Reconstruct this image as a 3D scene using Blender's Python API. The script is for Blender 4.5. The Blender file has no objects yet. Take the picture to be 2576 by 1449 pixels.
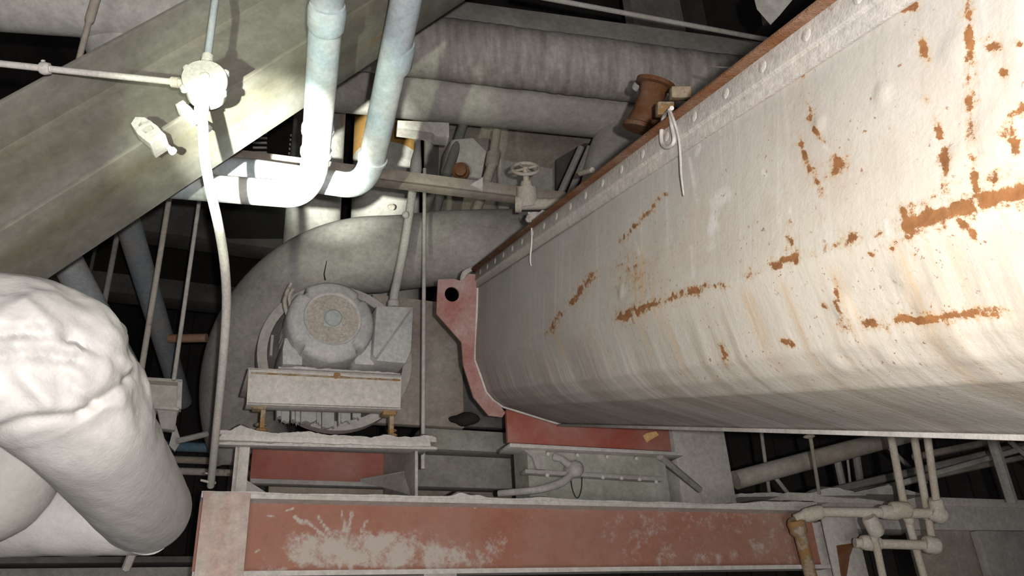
import bpy, bmesh, math, random
from mathutils import Vector as V, Matrix, noise
random.seed(7)
SC = bpy.context.scene
COL = SC.collection

# ------------------------------------------------------------------ camera
F = 1950.0; CX, CY = 1288.0, 724.5
TH = math.atan(F / 4032.0); PH = math.radians(3.5)
R0 = V((1, 0, 0)); FW = V((0, math.cos(TH), math.sin(TH))); U0 = V((0, -math.sin(TH), math.cos(TH)))
RT = R0 * math.cos(PH) - U0 * math.sin(PH); UP = U0 * math.cos(PH) + R0 * math.sin(PH)
LOC = V((0, 0, 1.6))
cam = bpy.data.cameras.new('camera'); co = bpy.data.objects.new('camera', cam); COL.objects.link(co)
cam.sensor_width = 36; cam.sensor_fit = 'HORIZONTAL'; cam.lens = 36 * F / 2576; cam.clip_start = .02
co.matrix_world = Matrix(((RT.x, UP.x, -FW.x, LOC.x), (RT.y, UP.y, -FW.y, LOC.y), (RT.z, UP.z, -FW.z, LOC.z), (0, 0, 0, 1)))
SC.camera = co

# ------------------------------------------------------------------ light
vs = SC.view_settings
vs.view_transform = 'Standard'; vs.look = 'None'; vs.exposure = 0.2; vs.gamma = 1.0; vs.use_curve_mapping = False
W = bpy.data.worlds.new('world'); SC.world = W; W.use_nodes = True
W.node_tree.nodes['Background'].inputs[0].default_value = (.9, .95, 1, 1)
W.node_tree.nodes['Background'].inputs[1].default_value = .012


def lamp(name, kind, loc, energy, color, size, aim=None, cone=None, blend=None):
    l = bpy.data.lights.new(name, kind); l.energy = energy; l.color = color; l.shadow_soft_size = size
    o = bpy.data.objects.new(name, l); COL.objects.link(o); o.location = loc
    if aim is not None:
        o.rotation_euler = (aim - loc).to_track_quat('-Z', 'Y').to_euler()
        l.spot_size = math.radians(cone); l.spot_blend = blend
    return o


def ray(x, y): return RT * ((x - CX) / F) - UP * ((y - CY) / F) + FW
def at(x, y, d): return LOC + ray(x, y) * d
def hit(x, y, p, n):
    k = ray(x, y); return LOC + k * ((p - LOC).dot(n) / k.dot(n))
def proj(p):
    q = p - LOC; d = q.dot(FW); return CX + F * q.dot(RT) / d, CY - F * q.dot(UP) / d, d
def pr(w, d): return w * d / F / 2          # radius of a w pixel wide thing


# camera flash just right of the lens, a hand torch held out to the left
lamp('camera_flash', 'POINT', LOC + RT * .075 + UP * .03 - FW * .12, 138, (1, .955, .915), .012)
TORCH = LOC - RT * .45 + UP * .05 + FW * .3
lamp('torch_hotspot', 'SPOT', TORCH, 2300, (.96, 1, .88), .015, at(672, 392, 2.2), 15.0, 1.0)
lamp('torch_spill', 'SPOT', TORCH, 120, (.90, 1, .76), .015, at(690, 340, 2.2), 26, .45)
fl = lamp('fill_light', 'AREA', V((.3, -2.2, .6)), 42, (1, .965, .93), .1); fl.data.shape = 'DISK'; fl.data.size = 1.1  # soft fill added behind the camera to lift middle distance and undersides
fl.rotation_euler = (at(1150, 700, 3.5) - fl.location).to_track_quat('-Z', 'Y').to_euler()

# plant axes (from the vanishing points of the steelwork)
EX = ray(6150, 1412); EX.z = 0; EX.normalize()
EZ = V((0, 0, 1)); EY = EZ.cross(EX).normalized()


# ------------------------------------------------------------------ materials
def material(name, base, dust=(.50, .475, .45), amt=.5, k=1.6, scale=5, rough=.85, bump=.25, rust=0., rscale=10,
             up=.0, stretch=(1, 1, 1), rstretch=(1, 1, 1), attr=None, spec=.25, rcol=(.23, .085, .028), fine=.25, metal=0., uv=False):
    m = bpy.data.materials.new(name); m.use_nodes = True
    nt = m.node_tree; N = nt.nodes; L = nt.links
    b = N['Principled BSDF']
    b.inputs['Roughness'].default_value = rough
    b.inputs['Specular IOR Level'].default_value = spec
    b.inputs['Metallic'].default_value = metal
    tc = N.new('ShaderNodeTexCoord'); src = tc.outputs['UV' if uv else 'Object']

    def mapped(s):
        mp = N.new('ShaderNodeMapping'); mp.inputs['Scale'].default_value = s; L.new(src, mp.inputs[0]); return mp.outputs[0]

    def nz(vec, sc, det=5, ro=.55):
        n = N.new('ShaderNodeTexNoise'); n.inputs['Scale'].default_value = sc; n.inputs['Detail'].default_value = det
        n.inputs['Roughness'].default_value = ro; L.new(vec, n.inputs['Vector']); return n.outputs[0]

    def ma(op, a, c, clamp=False):
        n = N.new('ShaderNodeMath'); n.operation = op; n.use_clamp = clamp
        for i, x in enumerate((a, c)):
            if isinstance(x, (int, float)): n.inputs[i].default_value = x
            else: L.new(x, n.inputs[i])
        return n.outputs[0]

    def rng(x, lo, hi, tlo=0., thi=1.):
        n = N.new('ShaderNodeMapRange'); L.new(x, n.inputs[0])
        for i, q in enumerate((lo, hi, tlo, thi)): n.inputs[i + 1].default_value = q
        return n.outputs[0]

    def mix(f, a, c, mode='MIX'):
        n = N.new('ShaderNodeMix'); n.data_type = 'RGBA'; n.blend_type = mode
        for s, x in ((n.inputs[0], f), (n.inputs[6], a), (n.inputs[7], c)):
            if isinstance(x, (int, float)): s.default_value = x
            elif isinstance(x, tuple): s.default_value = (*x, 1)
            else: L.new(x, s)
        return n.outputs[2]
    vec = mapped(stretch); vobj = mapped((1, 1, 1))
    n1 = nz(vec, scale, 6); n2 = nz(vobj, scale * 9, 5, .65); n4 = nz(vobj, scale * 30, 3, .6)
    fac = ma('ADD', ma('MULTIPLY', ma('SUBTRACT', n1, .5), k * 2), amt, True)
    col = mix(fac, base, dust)
    if up:
        g = N.new('ShaderNodeNewGeometry'); sx = N.new('ShaderNodeSeparateXYZ'); L.new(g.outputs['Normal'], sx.inputs[0])
        col = mix(ma('MULTIPLY', rng(sx.outputs[2], .2, .8), up), col, dust)
    v = ma('ADD', ma('MULTIPLY', n2, .7), ma('MULTIPLY', n4, .3))
    sh = rng(v, .3, .7, 1 - fine, 1 + fine)
    cmb = N.new('ShaderNodeCombineColor')
    for i in range(3): L.new(sh, cmb.inputs[i])
    col = mix(1., col, cmb.outputs[0], 'MULTIPLY')
    rmask = None
    if rust:
        n3 = nz(mapped(rstretch), rscale, 7, .7)
        rm = rng(n3, .72 - rust * .3, .78 - rust * .3)
        col = mix(ma('MULTIPLY', rm, .85), col, rcol); rmask = rm
    if attr == 'dust':
        a = N.new('ShaderNodeAttribute'); a.attribute_name = 'dust'
        n5 = nz(vobj, 14, 8, .78)
        s = ma('ADD', a.outputs['Fac'], ma('MULTIPLY', ma('SUBTRACT', n5, .5), 2.6))
        col = mix(rng(s, .40, .78, 0, .85), col, (.52, .485, .44))
    if attr == 'rust':
        a = N.new('ShaderNodeAttribute'); a.attribute_name = 'rust'
        d = N.new('ShaderNodeAttribute'); d.attribute_name = 'drip'
        g = N.new('ShaderNodeAttribute'); g.attribute_name = 'grime'
        w = N.new('ShaderNodeAttribute'); w.attribute_name = 'warm'
        st = nz(mapped((38, 1.6, 1)), 1, 5, .6); st2 = nz(mapped((12, 1.0, 1)), 1, 4, .6); st3 = nz(mapped((110, 4, 1)), 1, 3, .6)
        # cleaner cream paint low down, grey dust film higher up and at the discharge end
        col = mix(ma('MULTIPLY', w.outputs['Fac'], .8), col, (.57, .525, .44))
        gr = ma('MULTIPLY', ma('ADD', rng(st2, .3, .7), rng(st, .35, .65)), .5)
        col = mix(ma('MULTIPLY', g.outputs['Fac'], rng(gr, .1, .8, .35, 1.0)), col, (.31, .30, .285))
        col = mix(rng(st, .55, .72, 0, .6), col, (.62, .59, .56))
        col = mix(rng(st3, .57, .72, 0, .3), col, (.31, .275, .24))
        pl = N.new('ShaderNodeAttribute'); pl.attribute_name = 'pale'
        n8 = nz(vobj, 20, 6, .7)
        col = mix(rng(ma('ADD', pl.outputs['Fac'], ma('SUBTRACT', n8, .5)), .36, .66, 0, .7), col, (.66, .64, .62))
        n9 = nz(vobj, 6, 6, .65)
        col = mix(rng(n9, .5, .68, 0, .4), col, (.42, .33, .26))
        sp_ = N.new('ShaderNodeSeparateXYZ'); L.new(src, sp_.inputs[0]); low = rng(sp_.outputs[1], .37, .45)
        s7 = ma('ADD', ma('MULTIPLY', nz(mapped((16, .7, 1)), 1, 5, .6), .6), ma('MULTIPLY', nz(mapped((55, 1.2, 1)), 1, 4, .6), .4))
        col = mix(ma('MULTIPLY', low, rng(s7, .50, .60, 0, .45)), col, (.30, .245, .19))
        col = mix(ma('MULTIPLY', low, rng(s7, .48, .40, 0, .5)), col, (.66, .62, .57))
        # yellow-brown runs
        dr = ma('MULTIPLY', d.outputs['Fac'], rng(ma('ADD', ma('MULTIPLY', st2, .25), ma('MULTIPLY', st, .75)), .53, .62))
        col = mix(ma('MULTIPLY', dr, .65), col, (.50, .31, .12))
        n5 = nz(vobj, 48, 8, .8); n6 = nz(vobj, 75, 4, .7)
        s = ma('ADD', a.outputs['Fac'], ma('MULTIPLY', ma('SUBTRACT', n5, .5), 2.3))
        col = mix(rng(s, .30, .56, 0, .6), col, (.46, .29, .13))
        dots = ma('MULTIPLY', rng(n6, .625, .66), rng(nz(vobj, 9, 3), .40, .62))
        rm = ma('MAXIMUM', rng(s, .52, .60), ma('MULTIPLY', dots, rng(w.outputs['Fac'], 0, .6, .35, 1)))
        col = mix(ma('MULTIPLY', rm, .93), col, mix(rng(n2, .35, .65), (.17, .065, .02), (.30, .125, .04))); rmask = rm
    L.new(col, b.inputs['Base Color'])
    if bump:
        h = ma('ADD', ma('MULTIPLY', n2, .7), ma('MULTIPLY', n4, .4))
        if rmask is not None: h = ma('ADD', h, ma('MULTIPLY', rmask, .35))
        bp = N.new('ShaderNodeBump'); bp.inputs['Strength'].default_value = bump; bp.inputs['Distance'].default_value = .006
        L.new(h, bp.inputs['Height']); L.new(bp.outputs[0], b.inputs['Normal'])
    return m


D = (.42, .395, .37)
MT = dict(
    trough=material('dusty_cream_paint', (.45, .423, .395), (.40, .38, .36), .5, 1.4, 4, .62, .22, attr='rust', spec=.3, uv=True, fine=.12),
    band=material('dusty_flange_paint', (.46, .42, .38), (.38, .36, .34), .5, 1.5, 7, .8, .4, rust=.25),
    rust=material('brown_rust', (.17, .07, .028), (.24, .15, .10), .3, 1.5, 12, .95, .8),
    red=material('red_oxide_primer', (.34, .085, .06), (.42, .29, .25), .2, .8, 4, .7, .15, fine=.12),
    redbeam=material('dusty_red_oxide_web', (.33, .118, .076), (.385, .26, .21), .45, .7, 3, .8, .2, attr='dust', fine=.12),
    redplate=material('pink_dusty_primer', (.31, .135, .12), (.39, .29, .27), .45, 1.3, 9, .85, .3),
    pinkend=material('dust_streaked_primer', (.48, .29, .24), (.54, .50, .46), .62, 1.2, 4, .85, .3, stretch=(3, 3, .6)),
    dust=material('settled_dust', (.56, .53, .50), (.66, .63, .60), .5, 1.2, 8, .98, .9, spec=.05),
    duct=material('dusty_duct_steel', (.44, .41, .38), (.57, .54, .51), .5, 1.6, 3, .8, .25, up=.6),
    wrap=material('wrapped_pipe_jacket', (.40, .365, .335), (.62, .58, .55), .5, 1.5, 3, .75, .5, up=.5, stretch=(9, 2, 1)),
    incl=material('olive_grey_beam_paint', (.155, .145, .105), (.235, .228, .205), .5, 1.5, 2.2, .55, .12, rust=.34, rscale=5, stretch=(.35, 2.5, 2.5), rstretch=(.3, 3, 3), spec=.35, rcol=(.22, .15, .075)),
    bluepipe=material('pale_blue_pipe_paint', (.40, .50, .56), (.54, .515, .48), .66, 1.8, 4, .6, .15, up=.4),
    bluegrey=material('dusty_blue_pipe', (.30, .37, .42), (.44, .42, .41), .5, 1.6, 5, .8, .2, up=.4),
    conduit=material('dusty_conduit', (.48, .46, .43), (.60, .575, .54), .6, 1.2, 12, .75, .2, up=.4),
    box=material('dusty_cast_box', (.44, .43, .39), (.54, .53, .49), .6, 1, 14, .8, .3),
    wrapw=material('white_insulation_jacket', (.47, .455, .445), (.57, .555, .54), .5, 1.8, 5, .5, .3, fine=.08, spec=.35, stretch=(1, 1, 2.5)),
    wrapshade=material('shaded_insulation_jacket', (.40, .385, .365), (.47, .45, .43), .5, 1.3, 5, .6, .3, fine=.08),  # darker copy of the white jacket, shade put into the colour
    motor=material('dusty_motor_casting', (.44, .445, .435), (.60, .58, .555), .55, 1.5, 7, .85, .3, up=.5),
    grille=material('caked_fan_grille', (.46, .42, .36), (.58, .535, .48), .5, 1, 10, .95, .9, fine=.4),
    knob=material('grey_green_hub', (.42, .47, .45), (.50, .51, .50), .4, 1, 9, .7, .1),
    base=material('dusty_motor_base', (.58, .55, .505), (.66, .62, .58), .6, 1.2, 5, .85, .3, rust=.16, rscale=7),
    steel=material('dusty_grey_steel', (.33, .31, .29), (.48, .455, .43), .5, 1.5, 4, .85, .3, up=.6),
    steel2=material('pale_dusty_steel', (.50, .47, .43), (.60, .57, .54), .55, 1.3, 4, .85, .3, up=.5),
    brownsteel=material('brown_dusty_steel', (.35, .30, .25), (.48, .44, .40), .45, 1.6, 3, .85, .4, rust=.2, rscale=5, up=.5),
    green=material('grey_green_paint', (.29, .30, .25), (.44, .42, .39), .45, 1.6, 4, .85, .3, up=.5),
    dark=material('grimy_or_shaded_steel', (.11, .105, .10), (.20, .19, .175), .35, 1.4, 2, .9, .3, up=.5),  # grimy steel, also the shade colour of the recess sheets
    black=material('black_steel_or_shade', (.022, .02, .018), (.04, .036, .03), .3, 1, 2, .95, .2),  # black steel, also the shade colour of the gap sheets
    slat=material('pale_slat', (.72, .72, .68), (.8, .8, .76), .5, 1, 8, .7, .1),
    rusty=material('rusty_pipe', (.48, .43, .36), (.55, .52, .47), .55, 1.3, 6, .9, .5, rust=.52, rscale=9, rcol=(.30, .15, .06)),
    rustleg=material('amber_rust', (.40, .30, .19), (.46, .40, .33), .4, 1.3, 9, .95, .8, rust=.8, rscale=16, rcol=(.36, .19, .06)),
    cream=material('cream_dusty_pipe', (.54, .475, .36), (.60, .56, .50), .6, 1.4, 9, .9, .5, rust=.2, rscale=14),
    ochre=material('ochre_label_paint', (.36, .19, .045), (.40, .25, .10), .3, 1, 6, .8, .1),
    vessel=material('pale_vessel_paint', (.54, .525, .49), (.62, .60, .565), .5, 1.5, 3, .7, .1),
    copper=material('copper_brown_pipe', (.40, .21, .13), (.44, .34, .28), .3, 1, 8, .6, .2),
    blue=material('blue_pipe_paint', (.10, .21, .31), (.24, .27, .28), .3, 1, 5, .7, .1),
    wall=material('dark_wall_sheeting', (.085, .08, .078), (.13, .12, .115), .4, 1.4, 1.2, .95, .2),
    chalk=material('caked_white_dust', (.60, .60, .57), (.74, .73, .70), .6, 1.4, 30, .98, 1.0),
    tape=material('yellow_tag_paint', (.72, .43, .18), (.7, .48, .26), .3, 1, 8, .8, .1),
)


# ------------------------------------------------------------------ mesh builder
class MB:
    def __init__(s): s.bm = bmesh.new()

    def faces_from_rings(s, rings, close=True, cap=True):
        bm = s.bm; R = [[bm.verts.new(p) for p in r] for r in rings]
        n = len(R[0])
        for a, b in zip(R, R[1:]):
            for i in range(n if close else n - 1):
                j = (i + 1) % n
                bm.faces.new((a[i], a[j], b[j], b[i]))
        if cap and close:
            bm.faces.new(list(reversed(R[0]))); bm.faces.new(R[-1])
        return R

    def tube(s, pts, rad, seg=20, smooth=0, disp=None, cap=True):
        pts = [V(p) for p in pts]; n = len(pts)
        rad = list(rad) if hasattr(rad, '__len__') else [rad] * n
        if smooth:
            P, Q = [], []
            for i in range(n - 1):
                p0 = pts[max(i - 1, 0)]; p1 = pts[i]; p2 = pts[i + 1]; p3 = pts[min(i + 2, n - 1)]
                for k in range(smooth):
                    t = k / smooth; t2 = t * t; t3 = t2 * t
                    P.append(.5 * ((2 * p1) + (p2 - p0) * t + (2 * p0 - 5 * p1 + 4 * p2 - p3) * t2 + (3 * p1 - p0 - 3 * p2 + p3) * t3))
                    Q.append(rad[i] + (rad[i + 1] - rad[i]) * t)
            P.append(pts[-1]); Q.append(rad[-1]); pts, rad, n = P, Q, len(P)
        tan = []
        for i in range(n):
            a = (pts[i] - pts[i - 1]).normalized() if i else None
            b = (pts[i + 1] - pts[i]).normalized() if i < n - 1 else None
            tan.append(((a or b) + (b or a)).normalized())
        x = tan[0].orthogonal().normalized(); rings = []
        for i in range(n):
            x = (x - tan[i] * x.dot(tan[i])).normalized(); y = tan[i].cross(x)
            ring = []
            for k in range(seg):
                a = 2 * math.pi * k / seg; dv = x * math.cos(a) + y * math.sin(a); r = rad[i]
                p = pts[i] + dv * r
                if disp: p = p + dv * disp(p)
                ring.append(p)
            rings.append(ring)
        s.faces_from_rings(rings, cap=cap); return s

    def lathe(s, o, ax, prof, seg=40):            # prof: (distance along axis, radius)
        ax = V(ax).normalized(); x = ax.orthogonal().normalized(); y = ax.cross(x); rings = []
        for t, r in prof:
            r = max(r, 1e-4)
            rings.append([o + ax * t + (x * math.cos(2 * math.pi * k / seg) + y * math.sin(2 * math.pi * k / seg)) * r for k in range(seg)])
        s.faces_from_rings(rings); return s

    def box(s, o, a, b, c, bev=.0):                # corner o, three edge vectors
        t = bmesh.new(); vs_ = [t.verts.new(o + a * i + b * j + c * k) for i in (0, 1) for j in (0, 1) for k in (0, 1)]
        for f in ((0, 1, 3, 2), (4, 6, 7, 5), (0, 4, 5, 1), (2, 3, 7, 6), (0, 2, 6, 4), (1, 5, 7, 3)):
            t.faces.new([vs_[i] for i in f])
        if bev: bmesh.ops.bevel(t, geom=t.edges[:], offset=bev, segments=2, affect='EDGES', profile=.5)
        s.merge(t); return s

    def prism(s, poly, ext, bev=0.):               # planar polygon of points, extruded by ext
        t = bmesh.new(); n = len(poly)
        a = [t.verts.new(p) for p in poly]; b = [t.verts.new(V(p) + ext) for p in poly]
        t.faces.new(a); t.faces.new(list(reversed(b)))
        for i in range(n):
            j = (i + 1) % n; t.faces.new((a[j], a[i], b[i], b[j]))
        if bev: bmesh.ops.bevel(t, geom=t.edges[:], offset=bev, segments=2, affect='EDGES', profile=.5)
        s.merge(t); return s

    def sweep(s, prof, o, X, Y, ext, bev=0.): return s.prism([o + X * u + Y * v for u, v in prof], ext, bev)

    def merge(s, t):
        me = bpy.data.meshes.new('tmp'); t.to_mesh(me); t.free(); s.bm.from_mesh(me); bpy.data.meshes.remove(me)

    def rod(s, a, b, r, seg=12): return s.tube([a, b], r, seg)

    def ico(s, c, r, sub=2, disp=.0, f=8., sq=(1, 1, 1)):
        t = bmesh.new(); bmesh.ops.create_icosphere(t, subdivisions=sub, radius=1)
        for v in t.verts:
            p = V((v.co.x * r * sq[0], v.co.y * r * sq[1], v.co.z * r * sq[2]))
            if disp: p *= 1 + disp * noise.noise((p + c) * f)
            v.co = c + p
        s.merge(t); return s


def wloc(o):
    p = V((0, 0, 0))
    while o is not None: p = p + o.location; o = o.parent
    return p


def link(name, mb, mat, origin, parent=None, sharp=38):
    bm = mb.bm
    bmesh.ops.recalc_face_normals(bm, faces=bm.faces[:])
    bmesh.ops.translate(bm, verts=bm.verts[:], vec=-origin)
    me = bpy.data.meshes.new(name); bm.to_mesh(me); bm.free()
    for p in me.polygons: p.use_smooth = True
    me.set_sharp_from_angle(angle=math.radians(sharp))
    me.materials.append(mat if not isinstance(mat, str) else MT[mat])
    o = bpy.data.objects.new(name, me); COL.objects.link(o)
    if parent is not None: o.parent = parent
    else: o.location = origin
    return o


def tag(o, label, cat, group=None, kind=None):
    if label: o['label'] = label
    if cat: o['category'] = cat
    if group: o['group'] = group
    if kind: o['kind'] = kind
    return o


def thing(name, label, cat, loc, group=None):
    o = bpy.data.objects.new(name, None); COL.objects.link(o); o.location = loc; o.empty_display_size = .05
    return tag(o, label, cat, group)


def part(name, mb, mat, parent, label=None, kind=None, sharp=38):
    o = link(name, mb, mat, wloc(parent), parent, sharp)
    if label: o['label'] = label
    if kind: o['kind'] = kind
    return o


def single(name, mb, mat, label, cat, group=None, kind=None, sharp=38):
    vs_ = [v.co for v in mb.bm.verts]
    c = V((sum(v.x for v in vs_) / len(vs_), sum(v.y for v in vs_) / len(vs_), min(v.z for v in vs_)))
    return tag(link(name, mb, mat, c, None, sharp), label, cat, group, kind)


def struct(name, mb, mat):
    o = link(name, mb, mat, V((0, 0, 0))); o['kind'] = 'structure'; return o


def paint(o, name, fn):
    me = o.data; w = wloc(o); a = me.attributes.new(name, 'FLOAT', 'POINT')
    for i, v in enumerate(me.vertices): a.data[i].value = fn(v.co + w)


def segd(x, y, ax, ay, bx, by):
    dx, dy = bx - ax, by - ay; q = dx * dx + dy * dy
    t = 0 if q == 0 else max(0, min(1, ((x - ax) * dx + (y - ay) * dy) / q))
    return math.hypot(x - ax - t * dx, y - ay - t * dy)


def ridge(a, b, depth, h, seed, n=90, base=.0, heaps=()):
    """ragged ridge of settled dust along a-b: a strip of depth vector 'depth', height h"""
    mb = MB(); rings = []
    for i in range(n + 1):
        t = i / n; p = a + (b - a) * t
        q = noise.fractal(V((t * 14, seed, 0)), 1.0, 2.0, 5) * .5 + .5
        hh = base + h * max(.06, q) + sum(H * math.exp(-((t - c) / s) ** 2) for c, s, H in heaps)
        e = .35 + .3 * noise.noise(V((t * 30, seed + 5, 0)))
        rings.append([p, p + depth * .02 + EZ * hh * .75 * (1 - .2 * e), p + depth * .25 + EZ * hh, p + depth * .65 + EZ * hh * (.7 + .2 * e), p + depth])
    mb.faces_from_rings(rings, close=True); return mb


# ------------------------------------------------------------------ setting
ZC = 8.2
mb = MB().box(V((-5, -2.5, -.1)), V((13, 0, 0)), V((0, 12.5, 0)), V((0, 0, .1))); struct('floor', mb, 'wall')
mb = MB().box(V((-5, -2.5, ZC)), V((13, 0, 0)), V((0, 12.5, 0)), V((0, 0, .1))); struct('ceiling', mb, 'wall')
mb = MB()
mb.box(V((-5, 9.9, 0)), V((13, 0, 0)), V((0, .1, 0)), V((0, 0, ZC)))
for i in range(44): mb.box(V((-4.9 + i * .29, 9.86, 0)), V((.12, 0, 0)), V((0, .04, 0)), V((0, 0, ZC)))
struct('wall_back', mb, 'wall')
mb = MB().box(V((-5.1, -2.5, 0)), V((.1, 0, 0)), V((0, 12.5, 0)), V((0, 0, ZC))); struct('wall_left', mb, 'wall')
mb = MB().box(V((8, -2.5, 0)), V((.1, 0, 0)), V((0, 12.5, 0)), V((0, 0, ZC))); struct('wall_right', mb, 'wall')
mb = MB().box(V((-5, -2.6, 0)), V((13, 0, 0)), V((0, .1, 0)), V((0, 0, ZC))); struct('wall_front', mb, 'wall')

# ------------------------------------------------------------------ screw conveyor trough
A = ray(704, 1050).normalized()                     # axis, rising away from the camera
E0 = at(1197, 905, 3.1)
TU = A.cross(EZ).normalized(); TV = TU.cross(A).normalized()
def tp(s, u, v): return E0 - A * s + TU * u + TV * v   # s runs towards the camera
LEN = 4.0
trough = thing('screw_conveyor_trough', 'big cream rust-streaked conveyor trough slanting up out of the right side of the picture', 'conveyor', tp(0, .31, -.27))
sec = [(0, .36), (0, 0), (.05, -.124), (.08, -.155), (.12, -.180), (.20, -.201), (.375, -.246), (.48, -.215), (.57, -.124), (.62, 0), (.62, .36)]
per = []                                             # fine samples of the section, corners slightly rounded
for (a, b) in zip(sec, sec[1:]):
    l = math.hypot(b[0] - a[0], b[1] - a[1]); n = max(2, int(l / (.007 if a[0] < .4 else .05)))
    for i in range(n): per.append((a[0] + (b[0] - a[0]) * i / n, a[1] + (b[1] - a[1]) * i / n))
per.append(sec[-1])
dents = [(2405, 118, .022), (2410, 392, .016), (2225, 910, .022), (2395, 890, .026), (2090, 925, .02), (2275, 690, .02), (2220, 235, .014),
         (2060, 310, .012), (1560, 735, .016), (2120, 780, .02), (2500, 330, .03), (2330, 780, .018)]
cen = []
for x, y, r in dents:
    p = hit(x, y, E0, TU)
    if (p - E0).dot(TV) < 0:
        nn = (TU * -.9 + TV * -.36).normalized(); p = hit(x, y, tp(0, .02, -.05), nn)
    cen.append((p, r))
NS = int(LEN / .0075)
bm = bmesh.new(); uvl = bm.loops.layers.uv.new('UVMap'); rows = []
cum = [0]
for a, b in zip(per, per[1:]): cum.append(cum[-1] + math.hypot(b[0] - a[0], b[1] - a[1]))
for i in range(NS + 1):
    s = LEN * i / NS; row = []
    for (u, v) in per:
        p = tp(s, u, v)
        if u < .4:
            out = -TU if v > -.02 else (TU * -.8 + TV * -.6)
            for c, r in cen:
                q = (p - c).length
                if q < r * 2.2: p = p + out * (.0028 * math.exp(-(q / r) ** 4))
            p = p + out * (.004 * noise.noise(V((s * 4, cum[per.index((u, v))] * 5, 0))))
        row.append(bm.verts.new(p))
    rows.append(row)
for i in range(NS):
    for j in range(len(per) - 1):
        f = bm.faces.new((rows[i][j], rows[i + 1][j], rows[i + 1][j + 1], rows[i][j + 1]))
        for l, (ii, jj) in zip(f.loops, ((i, j), (i + 1, j), (i + 1, j + 1), (i, j + 1))):
            l[uvl].uv = (LEN * ii / NS, cum[jj])
bm.faces.new([v for v in reversed(rows[0])]); bm.faces.new(rows[-1])
mb = MB(); mb.bm.free(); mb.bm = bm
shell = part('trough_shell', mb, 'trough', trough, sharp=24)
SEG = [  # rust on welds and scratches: x0 y0 x1 y1 half-width
    (2433, -10, 2440, 200, 6), (2440, 200, 2447, 400, 6), (2447, 400, 2454, 480, 5), (2480, 505, 2600, 474, 22), (2295, 556, 2440, 520, 19), (2272, 530, 2290, 600, 8),
    (2122, 610, 2146, 600, 11), (1950, 668, 2005, 640, 7), (1560, 800, 1612, 780, 11), (1620, 774, 1700, 745, 6), (1700, 745, 1772, 720, 7),
    (2112, 405, 2098, 432, 11), (2270, 24, 2302, 10, 9), (2496, 112, 2488, 124, 11), (2580, 268, 2545, 300, 10), (2545, 300, 2535, 335, 13), (2535, 335, 2562, 378, 9),
    (2005, 340, 2035, 410, 3.5), (2035, 410, 2070, 496, 3.5), (2030, 255, 2045, 320, 4), (2045, 320, 2075, 360, 3), (2350, 290, 2372, 380, 4), (2372, 380, 2380, 480, 7), (2318, 95, 2330, 150, 7),
    (1565, 605, 1670, 488, 3), (1440, 762, 1492, 690, 7), (1380, 836, 1412, 788, 4), (2180, 813, 2255, 808, 9), (2255, 808, 2400, 797, 8), (2400, 797, 2530, 782, 10),
    (1800, 725, 1830, 715, 3), (1880, 700, 1900, 685, 4), (2035, 640, 2040, 636, 4), (2085, 622, 2090, 620, 4), (2210, 585, 2215, 580, 5), (2240, 625, 2250, 615, 6), (2100, 700, 2104, 740, 3), (2105, 740, 2112, 790, 3), (2115, 800, 2120, 815, 4), (2070, 770, 2074, 772, 4), (2300, 640, 2304, 646, 4), (2190, 640, 2193, 650, 4), (2330, 250, 2334, 262, 4), (2520, 180, 2526, 186, 5), (2560, 100, 2566, 112, 5), (2115, 822, 2137, 826, 6), (1968, 853, 1992, 862, 6), (1815, 868, 1830, 910, 5), (2420, 560, 2450, 600, 4), (2500, 430, 2496, 460, 6), (1985, 600, 2000, 660, 3), (2010, 190, 2022, 182, 6), (1990, 560, 1986, 590, 3)]
cam_cache = {}
def rustf(p):
    x, y, d = proj(p)
    if d < .3: return 0.
    m = 0.
    x += 7 * noise.noise(p * 42) + 5 * noise.noise(p * 95); y += 7 * noise.noise(p * 42 + V((9, 9, 9))) + 5 * noise.noise(p * 95 + V((4, 0, 7)))
    gate = max(.35, min(1.12, 1.0 + .9 * noise.noise(p * 23 + V((3, 1, 2)))))
    for ax, ay, bx, by, w in SEG:
        if ax - 80 < x and x < bx + 80 or bx - 80 < x < ax + 80:
            q = segd(x, y, ax, ay, bx, by)
            if q < 6 * w: m = max(m, max(math.exp(-(q / (w * 1.05)) ** 2) * (1.06 if w > 15 else .98 * gate), .5 * math.exp(-(q / (w * 2.6 + 6)) ** 2)))
    q = math.hypot((x - 1590) / 75, (y - 690) / 90)
    if q < 2: m = max(m, .42 * math.exp(-q * q))
    return m
def dripf(p):
    x, y, d = proj(p)
    if d < .3: return 0.
    u = (p - E0).dot(TU); v = (p - E0).dot(TV); s = -(p - E0).dot(A)
    m = 0.
    if v < .0: m = max(0, min(1, (-v) / .03)) * max(0, 1 + v / .26) * (.75 if s > 1.0 else .35)
    m = max(m, .9 * math.exp(-((x - 1600) / 120) ** 2 - ((y - 740) / 110) ** 2))
    m = max(m, .8 * math.exp(-((x - 1440) / 130) ** 2 - ((y - 870) / 60) ** 2))
    return m
def grimef(p):
    u = (p - E0).dot(TU); v = (p - E0).dot(TV); s = -(p - E0).dot(A)
    g = .75 * math.exp(-(s / .25) ** 2) + .2 * math.exp(-(s / .6) ** 2)
    g += .45 * max(0, min(1, (v - .16) / .2))
    if v < -.19: g += .05 * min(1, (-.19 - v) / .035) * (1 if s < 1.6 else .4)
    elif v < -.12 and s < .9: g += .5 * (1 - s / .9)
    return min(1, g)
def warmf(p):
    v = (p - E0).dot(TV); s = -(p - E0).dot(A)
    return max(0, min(1, (s - .9) / 1.1)) * max(0, min(1, 1 - (v - .05) / .35)) * (1 if v > -.18 else max(0, 1 - (-.18 - v) / .06))
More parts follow.
